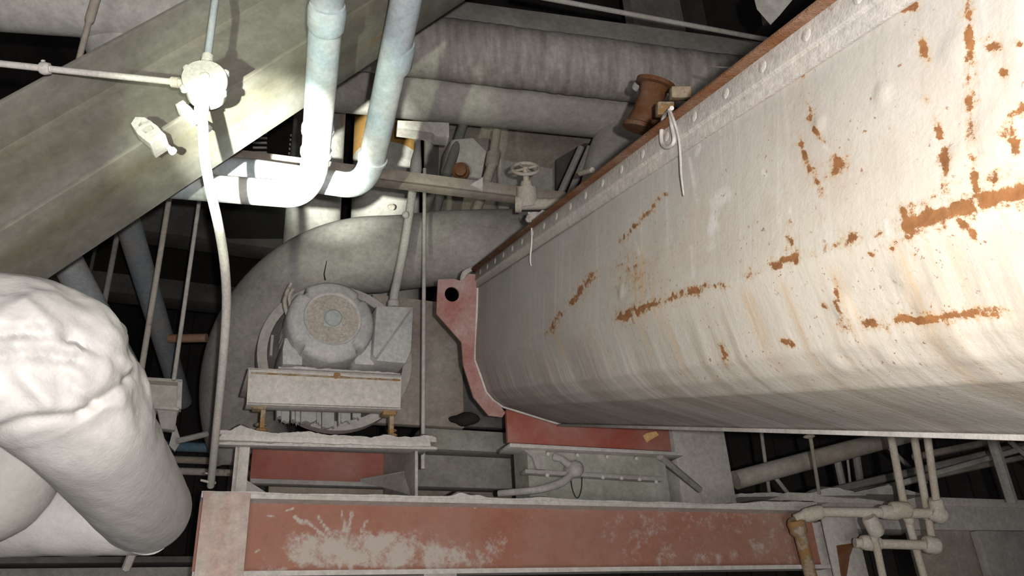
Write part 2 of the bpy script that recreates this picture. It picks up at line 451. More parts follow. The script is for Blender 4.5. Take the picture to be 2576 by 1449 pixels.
PALE = [(1790, 620, 1800, 510, 16), (1800, 510, 1830, 490, 22), (1735, 400, 1752, 505, 7), (1760, 365, 1752, 390, 7), (1740, 620, 1745, 700, 6), (2075, 370, 2090, 385, 9), (1920, 430, 1925, 440, 8),
        (1985, 520, 1990, 540, 5), (1945, 580, 1950, 590, 6), (2230, 555, 2235, 585, 10), (2555, 370, 2570, 410, 22), (1600, 610, 1608, 640, 6)]
def palef(p):
    x, y, d = proj(p); m = 0
    if d < .3: return 0.
    for ax, ay, bx, by, w in PALE: m = max(m, math.exp(-(segd(x, y, ax, ay, bx, by) / (w * 1.3)) ** 2))
    return m * .62
paint(shell, 'pale', palef); paint(shell, 'rust', rustf); paint(shell, 'drip', dripf); paint(shell, 'grime', grimef); paint(shell, 'warm', warmf)
# top angle, cover plate, bolts
mb = MB()
mb.prism([tp(-.02, 0, .292), tp(-.02, -.008, .292), tp(-.02, -.009, .318), tp(-.02, -.014, .322), tp(-.02, -.014, .362), tp(-.02, 0, .362)], -A * (LEN), .0015)
part('top_angle', mb, 'band', trough, 'grey dusty bolted angle along the upper edge')
mb = MB().box(tp(-.03, -.033, .362), TU * .69, TV * .006, -A * LEN, .0015)
mb.box(tp(-.03, -.028, .369), TU * .68, TV * .005, -A * LEN, .0015)
part('cover_plate', mb, 'rust', trough, 'rusty brown cover edge')
mb = MB().lathe(V((0, 0, 0)), -TU, [(0, .011), (.002, .010), (.003, .007), (.0033, .001)], 12)
b0 = link('bolt', mb, 'band', V((0, 0, 0)), trough)
for i in range(26):
    b = b0 if i == 0 else b0.copy()
    if i: COL.objects.link(b)
    b.parent = trough; b.location = tp(.08 + i * .112, -.013, .343) - wloc(trough)
mb = MB().box(tp(.02, .345, -.243), TU * .036, TV * -.010, -A * (LEN - .05), .002)
part('bottom_strip', mb, 'steel', trough)
# light rim at the discharge end
mb = MB()
for a, b in zip(sec, sec[1:]):
    aa = tp(-.006, *a); bb = tp(-.006, *b)
    mb.tube([aa, bb], .007, 8)
part('end_rim', mb, 'steel2', trough, 'pale welded rim at the far end')
# red end plate with lifting lug and hole
def epx(x, y): return hit(x, y, E0 + A * .012, A)
def ep2(p): return (p - E0).dot(TU), (p - E0).dot(TV)
outl = [(1178, 690), (1160, 708), (1140, 702), (1101, 704), (1097, 790), (1160, 862), (1164, 918), (1190, 1000), (1228, 1046), (1262, 1050)]
inner = [(.13, -.205), (.055, -.115), (.008, 0), (.008, .30), (.01, .35)]
poly = [ep2(epx(x, y)) for x, y in outl] + inner
hc = ep2(epx(1136, 741)); hr = .030
bm = bmesh.new()
vo = [bm.verts.new(V((u, v, 0))) for u, v in poly]
eo = [bm.edges.new((vo[i], vo[(i + 1) % len(vo)])) for i in range(len(vo))]
vh = [bm.verts.new(V((hc[0] + hr * math.cos(k * math.pi / 12), hc[1] + hr * math.sin(k * math.pi / 12), 0))) for k in range(24)]
eh = [bm.edges.new((vh[i], vh[(i + 1) % 24])) for i in range(24)]
r = bmesh.ops.triangle_fill(bm, use_beauty=True, use_dissolve=False, edges=eo + eh)
fs = [g for g in r['geom'] if isinstance(g, bmesh.types.BMFace)]
ex = bmesh.ops.extrude_face_region(bm, geom=fs)
bmesh.ops.translate(bm, vec=V((0, 0, .014)), verts=[g for g in ex['geom'] if isinstance(g, bmesh.types.BMVert)])
for v in bm.verts: v.co = E0 + A * (.004 + v.co.z) + TU * v.co.x + TV * v.co.y
mb = MB(); mb.bm.free(); mb.bm = bm
part('end_flange', mb, 'redplate', trough, 'dusty red end plate with a round lifting hole')
mb = MB().tube([tp(.0, -.03, .37), tp(-.03, -.05, .355), tp(-.04, -.055, .325), tp(-.02, -.045, .31)], [.009, .014, .014, .006], 8, 4)
part('end_clip', mb, 'band', trough)
# discharge box under the end
FO = at(1278, 1113, 3.22)
def fb(x, y, off=0.): return hit(x, y, FO + EY * off, EY)
a, b = fb(1278, 1113), fb(1690, 1135)
w = (b - a).dot(EX); z0 = a.z
mb = MB().box(V(a), EX * w, EY * .02, EZ * (fb(1278, 1030).z - z0), .002)
part('discharge_box', mb, 'red', trough, 'dark red box under the far end of the trough')
mb = MB().prism([fb(1618, 1096, -.002), fb(1626, 1090, -.002), fb(1650, 1085, -.002), fb(1658, 1094, -.002), fb(1634, 1108, -.002), fb(1628, 1113, -.002), fb(1622, 1104, -.002)], EY * .002)
part('paint_tag', mb, 'tape', trough, 'small torn yellow patch')

# wire and rope scraps tied to the trough edge
def tside(x, y, off=-.018): return hit(x, y, tp(0, off, 0), TU)
mb = MB().tube([tside(1690, 272, -.045), tside(1672, 290), tside(1664, 330), tside(1666, 362), tside(1680, 370), tside(1696, 355), tside(1690, 315), tside(1685, 278, -.04)], .0045, 10, 4)
single('rope_loop', mb, 'steel', 'short dust-caked loop of rope hanging over the upper edge of the cream trough', 'rope')
mb = MB().tube([tside(1684, 275, -.048), tside(1698, 312), tside(1708, 352), tside(1712, 400), tside(1714, 440), tside(1720, 492)], [.003, .003, .0025, .0025, .0025, .0015], 8, 4)
single('tie_wire', mb, 'steel', 'long thin whitish wire trailing down the side of the cream trough', 'wire')
mb = MB().tube([tside(1330, 535, -.04), tside(1336, 560), tside(1338, 600), tside(1334, 650), tside(1336, 668)], .0025, 6, 4)
single('tie_wire', mb, 'dust', 'short thin wire hanging by the far end of the cream trough', 'wire')
mb = MB().rod(at(1786, 167, 2.25), at(1842, 171, 2.02), .0022, 8)
single('wire_stub', mb, 'dust', 'tiny bright wire end sticking out behind the rusty trough edge', 'wire')

# ------------------------------------------------------------------ chute below the discharge box
chute = thing('feed_chute', 'grey-green flanged chute standing under the dark red discharge box', 'chute', fb(1500, 1260))
mb = MB().prism([fb(1283, 1114, -.035), fb(1712, 1137, -.035), fb(1722, 1146, -.035), fb(1283, 1124, -.035)], EY * .12, .003)
part('top_flange', mb, 'steel2', chute)
mb = MB().box(fb(1335, 1282, .02), EX * (fb(1690, 1282, .02) - fb(1335, 1282, .02)).dot(EX), EY * .14, EZ * (fb(1335, 1121, .02).z - fb(1335, 1282, .02).z))
part('chute_body', mb, 'green', chute)
mb = MB().prism([fb(1322, 1180, -.02), fb(1668, 1200, -.02), fb(1668, 1210, -.02), fb(1322, 1190, -.02)], EY * .05, .002)
part('middle_flange', mb, 'steel', chute)
mb = MB().prism([fb(1318, 1132, .0), fb(1340, 1150, .0), fb(1350, 1180, .0), fb(1372, 1182, .0), fb(1372, 1134, .0)], EY * .015)
part('gusset', mb, 'steel', chute)
mb = MB().lathe(V((0, 0, 0)), -EY, [(0, .009), (.006, .009), (.008, .006)], 8)
b0 = link('bolt', mb, 'conduit', V((0, 0, 0)), chute)
for i, (x, y) in enumerate(((1378, 1143), (1452, 1146), (1527, 1150), (1600, 1154), (1376, 1196), (1516, 1201), (1563, 1203), (1608, 1206), (1650, 1213))):
    b = b0 if i == 0 else b0.copy()
    if i: COL.objects.link(b)
    b.parent = chute; b.location = fb(x, y, -.004 if y < 1170 else -.02) - wloc(chute)
mb = MB().lathe(fb(1442, 1182, -.02), -EY + EX * .2, [(-.03, .03), (.0, .036), (.02, .036), (.035, .03), (.045, .018), (.047, .001)], 14)
mb.tube([fb(1432, 1170, -.03), fb(1412, 1155, -.03), fb(1395, 1150, -.01)], [.017, .015, .017], 10, 4)
air = single('air_valve', mb, 'steel', 'lumpy dust-covered valve knob on the front of the grey-green chute', 'valve')
mb = MB().tube([fb(1436, 1196, -.03), fb(1415, 1213, -.035), fb(1380, 1226, -.03), fb(1340, 1234, -.02), fb(1295, 1238, .0), fb(1255, 1242, .05)], [.016, .017, .016, .015, .014, .014], 12, 5)
single('air_hose', mb, 'steel', 'thick grey hose curving down left from the valve knob on the chute', 'hose')
mb = MB().tube([fb(1436, 1205, -.03), fb(1440, 1230, -.02), fb(1448, 1250, .0), fb(1456, 1250, .0), fb(1463, 1228, -.02), fb(1464, 1200, -.03)], .002, 6, 4)
single('hanging_wire', mb, 'black', 'thin dark wire loop dangling below the valve knob', 'wire')
mb = MB().rod(fb(1660, 1148, -.01), fb(1760, 1232, .2), .016, 8)
single('brace_strut', mb, 'steel', 'grey slanting strut at the right corner of the chute', 'brace')

# ------------------------------------------------------------------ bottom red beam
BO = at(505, 1240, 2.52)
def bp(x, y, off=0.): return hit(x, y, BO + EY * off, EY)
beam = thing('red_channel_beam', 'long dusty red oxide channel beam across the bottom of the picture', 'beam', bp(505, 1449))
bt = bp(505, 1240).z; bb = bp(900, 1446).z
p0 = bp(500, 1300); p0.z = bb; Lb = (bp(2062, 1300) - p0).dot(EX); hb = bt - bb
tw = .012
prof = [(0, 0), (0, .016), (.055, .022), (.06, hb - .02), (0, hb - .014), (0, hb), (.075, hb), (.075, 0)]
mb = MB(); n = 150
ringsB = [[p0 + EX * (Lb * i / n) + EY * u + EZ * v for u, v in prof] for i in range(n + 1)]
mb.faces_from_rings(ringsB)
part('channel', mb, 'steel2', beam)
mb = MB(); nx, nz = 260, 46; grid = [[mb.bm.verts.new(p0 + EX * (Lb * (.0 + i / nx)) + EY * .054 + EZ * (.016 + (hb - .032) * j / nz)) for j in range(nz + 1)] for i in range(nx + 1)]
for i in range(nx):
    for j in range(nz): mb.bm.faces.new((grid[i][j], grid[i + 1][j], grid[i + 1][j + 1], grid[i][j + 1]))
web = part('web_face', mb, 'redbeam', beam, 'brick-red web with a pale splash of dust')
SPL = [(850, 1440, 885, 1290, 7), (885, 1440, 860, 1285, 5), (880, 1400, 770, 1310, 6), (870, 1400, 800, 1300, 5), (880, 1400, 920, 1310, 4), (700, 1440, 620, 1470, 25), (760, 1315, 740, 1300, 5), (690, 1300, 675, 1297, 4), (720, 1285, 735, 1280, 4), (1134, 1272, 1134, 1278, 4), (1194, 1272, 1195, 1276, 5), (1262, 1271, 1264, 1273, 2), (640, 1390, 655, 1382, 3)]
def dustf(p):
    x, y, d = proj(p); m = .0
    for ax, ay, bx, by, w in SPL:
        q = segd(x, y, ax, ay, bx, by)
        if q < 5 * w: m = max(m, .85 * math.exp(-(q / w) ** 2))
    m = max(m, .74 * math.exp(-(max(0, abs(x - 900) - 90) / 110) ** 2 - (max(0, abs(y - 1385) - 25) / 28) ** 2))
    m = max(m, .62 * math.exp(-((x - 1130) / 150) ** 2 - ((y - 1400) / 45) ** 2))
    m = max(m, .28 * math.exp(-(max(0, abs(x - 1800) - 200) / 120) ** 2))
    if x < 560: m = 0
    return m + .06
paint(web, 'dust', dustf)
mb = MB(); q0 = bp(505, 1300); q0.z = bb - .02
mb.box(q0 - EY * .012, EX * (bp(625, 1300) - bp(505, 1300)).dot(EX), EY * .013, EZ * (hb + .022), .002)
part('end_plate', mb, 'pinkend', beam, 'pale pinkish end plate')
q = V(p0); q.z = bt
mb = ridge(q - EY * .004, q + EX * Lb - EY * .004, EY * .09, .014, 3.3, 220, .004, [(.345, .012, .022), (.37, .01, .012), (.475, .03, .008), (.9, .05, .015), (.98, .06, .02)])
part('dust_ridge', mb, 'dust', beam, kind='stuff')
# posts that carry the beam, below the frame
single('support_column', MB().box(p0 + EX * .75 + EY * .0 - EZ * bb, EX * .12, EY * .07, EZ * bb), 'steel', 'grey post carrying the red channel beam', 'column')
# right post
post = at(2060, 1300, 3.47)
def pp(x, y, off=0.): return hit(x, y, post + EY * off, EY)
mb = MB()
a = pp(2068, 1300); z1 = a.z; wd = (pp(2150, 1300) - a).dot(EX)
o = V(a); o.z = 0
mb.box(o, EX * wd, EY * .012, EZ * z1, .002); mb.box(o + EX * (wd / 2 - .005) + EY * .012, EX * .01, EY * .13, EZ * z1); mb.box(o + EY * .142, EX * wd, EY * .012, EZ * z1, .002)
single('steel_column', mb, 'steel2', 'pale grey steel post at the right end of the red beam', 'column')

# ------------------------------------------------------------------ motor stand
SO = at(625, 922, 2.98)
def sp(x, y, off=0.): return hit(x, y, SO + EY * off, EY)
def sbox(mb, x0, y0, x1, y1, off, dep, bev=.003):
    a = sp(x0, y1, off); b = sp(x1, y1, off); t = sp(x0, y0, off)
    mb.box(a, EX * (b - a).dot(EX), EY * dep, EZ * (t.z - a.z), bev); return mb
stand = thing('motor_stand', 'dusty grey steel pedestal with a red back panel under the electric motor', 'stand', sp(820, 1245, .2))
mb = MB().prism([sp(560, 1090, -.03), sp(1082, 1108, -.03), sp(1086, 1126, -.03), sp(545, 1106, -.03)], EY * .12, .003)
part('table_plate', mb, 'base', stand)
q = sp(548, 1092, -.032)
mb = ridge(q, sp(1098, 1112, -.032), EY * .13, .02, 9.1, 300, .008, [(.1, .05, .03), (.95, .05, .02), (.8, .1, .01), (.35, .1, .012)])
part('dust_layer', mb, 'dust', stand, kind='stuff')
mb = ridge(sp(548, 1118, -.036), sp(1100, 1131, -.036), EY * .03, .010, 4.4, 300, .010)
part('dust_fringe', mb, 'dust', stand, kind='stuff')
mb = MB().prism([sp(596, 1113), sp(604, 1113), sp(632, 1113, .55), sp(626, 1113, .55)], -EZ * (sp(596, 1113).z - bt), .0)
mb.box(sp(594, 1113) * 1, EX * .05, EY * .008, -EZ * (sp(596, 1113).z - bt))
part('side_plate', mb, 'steel2', stand)
mb = MB().prism([sp(1044, 1120), sp(1051, 1120), sp(975, 1120, .55), sp(966, 1120, .55)], -EZ * (sp(1044, 1120).z - bt), .0)
part('side_plate', mb, 'steel', stand)
mb = MB(); a = sp(628, 1207, .56); b = sp(968, 1214, .56); t = sp(628, 1112, .56)
mb.box(a, EX * (b - a).dot(EX), EY * .012, EZ * (t.z - a.z + .025), .002); part('back_panel', mb, 'red', stand, 'dark red back panel')
mb = MB().box(a - EZ * .02 - EY * .03, EX * (b - a).dot(EX), EY * .06, EZ * .02, .002); part('bottom_rail', mb, 'steel', stand)
mb = MB().prism([sp(600, 1195, .05), sp(600, 1242, .05), sp(672, 1240, .05)], EY * .012)
part('gusset', mb, 'steel', stand); mb = MB()
mb.prism([sp(1046, 1242, .05), sp(1046, 1180, .1), sp(905, 1205, .45), sp(925, 1205, .45), sp(1040, 1242, .05)], -EZ * .01)
part('gusset', mb, 'steel', stand)
for x in (600, 1010):
    a = sp(x, 1240, .0); a.z = bt - .05; l = (a - BO).dot(EY) - .075
    part('sill', MB().box(a - EY * l, EX * .05, EY * (l + .6), EZ * .05), 'steel', stand)
single('dark_backing_plate', sbox(MB(), 672, 1212, 1000, 1275, .62, .02), 'brownsteel', 'dim brown plate seen through the gap below the red back panel', 'plate')

slide = thing('mounting_channel', 'pale rust-lined channel base carrying the electric motor on short legs', 'motor base', sp(815, 1085, .1))
mb = MB()
a, b, c_, d_ = sp(625, 924), sp(1011, 944), sp(1008, 1030), sp(620, 1017)
mb.prism([a, b, c_, d_], EY * .01, .003)
mb.prism([a, b, b - EZ * .012, a - EZ * .012], EY * .34, .003)
mb.prism([d_, c_, c_ + EZ * .01, d_ + EZ * .01], EY * .07, .002)
part('channel', mb, 'base', slide)
mb = MB()
for t in (.06, .3, .55, .62, .95): pass
pts = [sp(632 + i * 12.5, 938 + i * .62, -.002) for i in range(31)]
mb.tube(pts, [.003 + .004 * abs(noise.noise(V((i * .7, 2, 0)))) for i in range(31)], 6)
mb.ico(sp(845, 944, -.001), .016, 2, .4, 40, (1.3, .25, .8))
part('rust_seam', mb, 'rustleg', slide, 'brown rust line under the top edge')
for (x0, x1, y0, y1, of) in ((652, 664, 1015, 1088, .03), (980, 991, 1030, 1102, .03), (652, 664, 1015, 1075, .30), (980, 990, 1030, 1090, .30)):
    mb = sbox(MB(), x0, y0, x1, y1, of, .03, .002); sbox(mb, x0 - 16, y0, x1 + 6, y0 + 12, of - .01, .05, .002)
    mb.ico(sp((x0 + x1) / 2, y1 - 6, of), .02, 2, .35, 30, (1.2, 1, .4))
    part('leg', mb, 'rustleg', slide, 'short rusty leg')
top = ridge(sp(700, 926, .0), sp(1008, 942, .0), EY * .1, .014, 6.2, 80, .004, [(.2, .1, .006)])
part('dust_layer', top, 'dust', slide, kind='stuff')

MAX = (-EY + EZ * 0).normalized()                      # motor axis, fan end toward the camera
MC = sp(832, 812, .06)
mr = 118 * 3.0 / F
motor = thing('electric_motor', 'dusty grey electric motor with round fan cover, on the pale channel base', 'motor', MC - EZ * mr)
mb = MB()
NSG = 96; prof = [(-.10, 1.0), (-.05, 1.0), (.0, 1.0), (.022, .97), (.034, .90), (.042, .80), (.047, .70), (.05, .66), (.044, .645), (.040, .60)]
rings = []
ax = MAX; x_ = EX; y_ = EZ
for t, r in prof:
    ring = []
    for k in range(NSG):
        an = 2 * math.pi * k / NSG; rr = r
        for c0 in (45, 135, 225, 315):
            dd = abs((math.degrees(an) - c0 + 180) % 360 - 180)
            if dd < 7 and r > .78 and t > -.04: rr -= .09 * (1 if dd < 5 else .5)
        ring.append(MC + ax * t + (x_ * math.cos(an) + y_ * math.sin(an)) * rr * mr)
    rings.append(ring)
mb.faces_from_rings(rings)
fan = part('fan_cover', mb, 'motor', motor)
mb = MB().lathe(MC, ax, [(.03, .60 * mr), (.043, .60 * mr), (.044, .56 * mr), (.045, .3 * mr), (.045, .05 * mr)], 64)
g = part('fan_grille', mb, 'grille', fan, 'round caked brownish grille')
mb = MB().box(MC + ax * .044 - EX * .21 * mr - EZ * .21 * mr, EX * .42 * mr, EZ * .42 * mr, ax * .005, .001)
part('hub_plate', mb, 'motor', fan)
mb = MB().lathe(MC, ax, [(.044, .2 * mr), (.058, .2 * mr), (.064, .17 * mr), (.066, .05 * mr)], 40)
part('hub', mb, 'knob', fan, 'grey-green round hub')
mb = MB().lathe(MC, ax, [(-.35, .6 * mr), (-.34, .86 * mr), (-.31, .9 * mr), (-.29, .86 * mr), (-.1, .86 * mr)], 64)
for k in range(40):
    an = 2 * math.pi * k / 40; dv = EX * math.cos(an) + EZ * math.sin(an); tv = -EX * math.sin(an) + EZ * math.cos(an)
    mb.box(MC - ax * .28 + dv * .84 * mr - tv * .003, ax * .18, dv * .13 * mr, tv * .006)
part('motor_body', mb, 'motor', motor)
for sgn in (-1, 1):
    fx = 711 if sgn < 0 else 893
    mb = MB().prism([sp(fx, 916, .1), sp(fx + 50, 918, .1), sp(fx + (50 if sgn < 0 else 40), 880, .1), sp(fx + (40 if sgn < 0 else 50), 850, .1), sp(fx + (5 if sgn < 0 else 50), 850, .1), sp(fx, 880, .1)], EY * .3, .003)
    part('foot', mb, 'motor', motor)
tbx = part('terminal_box', MB().prism([sp(947, 768, .05), sp(1041, 772, .05), sp(1036, 880, .05), sp(1022, 914, .05), sp(950, 908, .05), sp(938, 892, .05)], EY * .2, .008), 'motor', motor, 'grey terminal box on the right side')
mb = MB().prism([sp(1040, 776, .048), sp(1033, 776, .048), sp(944, 900, .048), sp(950, 903, .048)], EY * .004)
part('lid_seam', mb, 'steel', tbx)
mb = MB().lathe(sp(990, 770, .2), EZ, [(-.01, .028), (.02, .028), (.025, .022), (.03, .022)], 14)
part('cable_gland', mb, 'conduit', tbx)
mb = MB().tube([sp(722, 790, .12), sp(716, 760, .13), sp(722, 735, .13), sp(733, 712, .12)], [.008, .01, .009, .006], 10, 4)
mb.tube([sp(730, 770, .1), sp(728, 745, .1), sp(737, 728, .1)], .007, 8, 4)
part('lifting_eye', mb, 'rusty', motor, 'small rusty lifting hook at upper left')

# belt guard behind the motor
GC = sp(842, 905, .50); gr = 205 * 3.4 / F
guard = thing('belt_guard', 'round sheet-metal belt guard arching behind the electric motor', 'guard', GC - EZ * gr)
mb = MB(); rings = []
for k in range(73):
    an = math.pi * 2 * k / 72; dv = EX * math.cos(an) + EZ * math.sin(an)
    rings.append([GC + dv * gr, GC + dv * gr - EY * .06, GC + dv * gr * .88 - EY * .06, GC + dv * gr * .88 - EY * .05, GC + dv * (gr * .985) - EY * .05, GC + dv * (gr * .985)])
mb.faces_from_rings(rings, cap=False); part('rim', mb, 'steel2', guard)
mb = MB().lathe(GC, EY, [(-.005, gr * .98), (.01, gr * .98)], 64); part('back_sheet', mb, 'dark', guard)
mb = MB()
for k in range(4):
    an = math.radians(150 + k * 9); dv = EX * math.cos(an) + EZ * math.sin(an)
    mb.box(GC + EX * (-.30 + k * .055) * 1 - EY * .035 - EZ * .02, EX * .012, EY * .02, EZ * (.10 + .06 * k))
part('guard_bar', mb, 'steel2', guard)
mb = MB()
for i, (x0, x1, yb) in enumerate(((692, 704, 1056), (706, 726, 1066), (729, 737, 1064), (740, 752, 1068), (754, 792, 1070), (795, 806, 1068), (808, 838, 1078), (848, 853, 1072), (856, 880, 1064), (884, 905, 1056))):
    rg = random.Random(i); n = 7
    poly = [sp(x0, 1022, .36), sp(x1, 1022, .36)] + [sp(x1 + (x0 - x1) * k / n + rg.uniform(-1, 1), yb + rg.uniform(-6, 5), .36) for k in range(n + 1)]
    mb.prism(poly, -EY * rg.uniform(.02, .05), .002)
part('caked_dust', mb, 'chalk', guard, 'white cracked lumps of caked dust', kind='stuff')

# conduits at the motor
mb = MB().tube([sp(990, 765, .2), sp(993, 735, .2), sp(1003, 690, .2), sp(1020, 600, .17), sp(1035, 500, .14), sp(1043, 440, .12)], .021, 14, 5)
mb.ico(sp(1021, 540, .13), .018, 2, .3, 30)
single('flexible_conduit', mb, 'conduit', 'dusty conduit leaning up from the terminal box of the motor', 'conduit')
mb = MB().tube([sp(1046, 440, .10), sp(1046, 425, .10), sp(1047, 405, .10), sp(1050, 380, .10), sp(1050, 350, .5), sp(1052, 312, 1.0)], [.026, .030, .027, .018, .019, .023], 14)
single('conduit_drop', mb, 'conduit', 'upright conduit with a swollen lower fitting behind the crossing flat bar', 'conduit')
mb = MB().rod(sp(1068, 425, .20), sp(1064, 1180, .2), .0095, 12)
single('hanger_rod', mb, 'steel2', 'long slim upright rod between the motor and the red end plate', 'rod')

# ------------------------------------------------------------------ inclined I-beam at upper left
ID = ray(4140, -1980).normalized(); IM = at(510, 268, 2.0)
IW = ID.cross(EZ).normalized(); IW = IW if IW.y > 0 else -IW
IH = IW.cross(ID).normalized(); IH = IH if IH.z > 0 else -IH
fw_, hh_, t1, t2 = .264, .316, .013, .009
prof = [(0, 0), (fw_, 0), (fw_, t1), (fw_ / 2 + t2, t1 + .012), (fw_ / 2 + t2 / 2, t1 + .03), (fw_ / 2 + t2 / 2, hh_ - t1 - .03), (fw_ / 2 + t2, hh_ - t1 - .012), (fw_, hh_ - t1), (fw_, hh_), (0, hh_), (0, hh_ - t1),
        (fw_ / 2 - t2, hh_ - t1 - .012), (fw_ / 2 - t2 / 2, hh_ - t1 - .03), (fw_ / 2 - t2 / 2, t1 + .03), (fw_ / 2 - t2, t1 + .012), (0, t1)]
s0 = -(IM.z - .02) / ID.z; s1 = (ZC - .3 - IM.z) / ID.z
mb = MB().sweep(prof, IM + ID * s0, IW, IH, ID * (s1 - s0), .002)
incl = single('inclined_beam', mb, 'incl', 'wide olive-grey steel beam slanting up across the upper left, lit by the torch', 'beam')
def ip(s, w, h): return IM + ID * s + IW * w + IH * h
def isx(x, y): return (hit(x, y, IM, IH) - IM).dot(ID)

M_ = Matrix((ID, IW, IH)).transposed()
incl.data.transform(M_.inverted().to_4x4()); incl.rotation_euler = M_.to_euler()
# junction box with conduits
JC = at(515, 200, 1.86); JN = (-EY * .93 - EZ * .05 - EX * .15).normalized(); jr = 55 * 1.86 / F
jb = thing('junction_box', 'round pale conduit junction box in the torch light on the slanting beam', 'junction box', JC)
mb = MB().lathe(JC, JN, [(-.062, jr * .82), (-.055, jr * .92), (-.008, jr * .94), (-.006, jr * 1.0), (.004, jr * 1.0), (.008, jr * .96), (.009, jr * .2)], 48)
part('box_body', mb, 'box', jb)
mb = MB().lathe(JC, JN, [(.007, jr * .24), (.014, jr * .22), (.016, jr * .16), (.016, jr * .02)], 24); part('cover_boss', mb, 'box', jb)
for an in (35, 145, 215, 325):
    dv = RT * math.cos(math.radians(an)) + UP * math.sin(math.radians(an)); dv = (dv - JN * dv.dot(JN)).normalized()
    mb = MB().lathe(JC + dv * jr * 1.0 - JN * .012, JN, [(0, .009), (.012, .009), (.016, .005)], 12); part('cover_screw', mb, 'box', jb)
def hub(a, b, r): return MB().tube([a, a + (b - a) * .5, a + (b - a) * .51, b], [r, r, r * 1.25, r * 1.25], 14)
part('hub', hub(at(470, 210, 1.89), at(432, 206, 1.89), .0105), 'cream', jb)
part('hub', hub(at(519, 166, 1.90), at(523, 140, 1.91), .011), 'box', jb)
part('hub', hub(at(509, 245, 1.87), at(507, 280, 1.87), .0135), 'box', jb)
mb = MB().tube([at(-2600, -100, 1.6), at(-120, 150, 1.80), at(0, 160, 1.82), at(112, 172, 1.84), at(455, 208, 1.89)], pr(17, 1.86), 14)
c = single('electrical_conduit', mb, 'conduit', 'thin horizontal conduit running left from the round junction box', 'conduit')
mb = MB().tube([at(104, 171, 1.84), at(112, 172, 1.84), at(126, 173, 1.842)], [pr(30, 1.84), pr(34, 1.84), pr(28, 1.84)], 14)
mb.rod(at(112, 172, 1.845), at(108, 152, 1.845), .005, 8)
part('coupling', mb, 'conduit', c)
mb = MB().rod(at(521, 155, 1.905), at(549, -60, 2.02), pr(18, 1.93), 14)
single('electrical_conduit', mb, 'bluegrey', 'thin blue-grey conduit running up from the round junction box', 'conduit')
P = [(508, 268, 1.87), (511, 330, 1.89), (516, 400, 1.92), (530, 480, 1.97), (548, 560, 2.03), (562, 640, 2.10), (569, 720, 2.17), (569, 790, 2.24), (563, 880, 2.32), (554, 980, 2.43), (546, 1060, 2.52), (537, 1150, 2.63), (530, 1222, 2.73)]
mb = MB().tube([at(*q) for q in P], .0127, 16, 4)
c = single('electrical_conduit', mb, 'conduit', 'bent pale conduit dropping from the junction box to the red beam', 'conduit')
mb = MB().tube([at(540, 1215, 2.74), at(524, 1212, 2.70), at(505, 1208, 2.70)], [.006, .005, .004], 8)
mb.rod(at(528, 1205, 2.72), at(528, 1160, 2.66), .003, 6); mb.rod(at(516, 1190, 2.70), at(528, 1192, 2.70), .003, 6)
part('pipe_clip', mb, 'rusty', c)

# beam clamps
for k, (x, y) in enumerate(((378, 322), (468, 252))):
    s = isx(x, y + 15) if k == 0 else isx(x, y + 22)
    cl = thing('beam_clamp', ['pale beam clamp with a slot on the slanting beam, left of the junction box', 'small pale beam clamp just under the round junction box'][k], 'clamp', ip(s, .02, -.02), 'clamps on the slanting beam')
    sc_ = 1 if k == 0 else .55
    mb = MB()
    o = ip(s, 0, .0) - IW * .028
    # body: a hooked C gripping the flange edge, with a slot
    outer = [(-.022, -.03), (.020, -.03), (.024, .0), (.018, .04), (.002, .055), (-.018, .045), (-.025, .01)]
    bm2 = [o + (ID * u + IH * v) * sc_ for u, v in outer]
    if k == 0:
        iw = [(u * .55 + .002, v * .42 + .012) for u, v in outer]
        r0 = [o + (ID * u + IH * v) for u, v in outer]; r1 = [o + (ID * u + IH * v) for u, v in iw]
        r2 = [p + IW * .03 for p in r1]; r3 = [p + IW * .03 for p in r0]
        rr = [list(q) for q in zip(r0, r1, r2, r3)]; rr.append(rr[0])
        mb.faces_from_rings(rr, cap=False)
        mb.prism([o + (ID * u + IH * v) + IW * .022 for u, v in outer], IW * .008)
    else: mb.prism(bm2, IW * .03, .003)
    mb.box(ip(s, -.03, .014) - ID * .022 * sc_, ID * .044 * sc_, IW * .07 * sc_, IH * .012, .002)
    mb.box(ip(s, -.03, -.034) - ID * .022 * sc_, ID * .044 * sc_, IW * .06 * sc_, IH * .018, .002)
    part('clamp_body', mb, 'conduit', cl)
    mb = MB().lathe(ip(s + .016, .012, -.045), -IH, [(-.02, .006), (.004, .006), (.004, .010), (.014, .010), (.016, .006)], 8)
    part('set_screw', mb, 'conduit', cl)
# ------------------------------------------------------------------ pair of pale blue pipes
pair = 'pale blue pipes in front of the slanting beam'
RP = .0445
def pipe_run(name, label, pts, collars, group):
    t = thing(name, label, 'pipe', pts[0], group)
    part('pipe_barrel', MB().tube(pts, RP, 28, 0), 'bluepipe', t)
    for a, b in collars: part('collar', MB().tube([a, a + (b - a) * .15, b - (b - a) * .15, b], [RP * 1.02, RP * 1.12, RP * 1.12, RP * 1.02], 28), 'bluepipe', t)
    return t
def bend(a, c, b, n=10):                                  # quadratic bend through corner c
    return [a * (1 - t) ** 2 + c * 2 * t * (1 - t) + b * t * t for t in [i / n for i in range(n + 1)]]
a0 = at(829, -120, 1.90); a1 = at(822, 20, 2.02); a2 = at(795, 385, 2.47); a3 = at(720, 488, 2.52); a4 = at(430, 466, 2.56); a5 = at(150, 440, 2.6)
cor = at(787, 492, 2.56)
pts = [a0, a1] + bend(a2, cor, a3) + [a4, a5]
pipe_run('blue_pipe', 'left one of the two pale blue pipes, bending left in the torch light', pts, [(at(824, 10, 2.0), at(820, 72, 2.06)), (at(800, 320, 2.40), at(799, 334, 2.42)), (at(796, 378, 2.465), at(795, 388, 2.477))], pair)
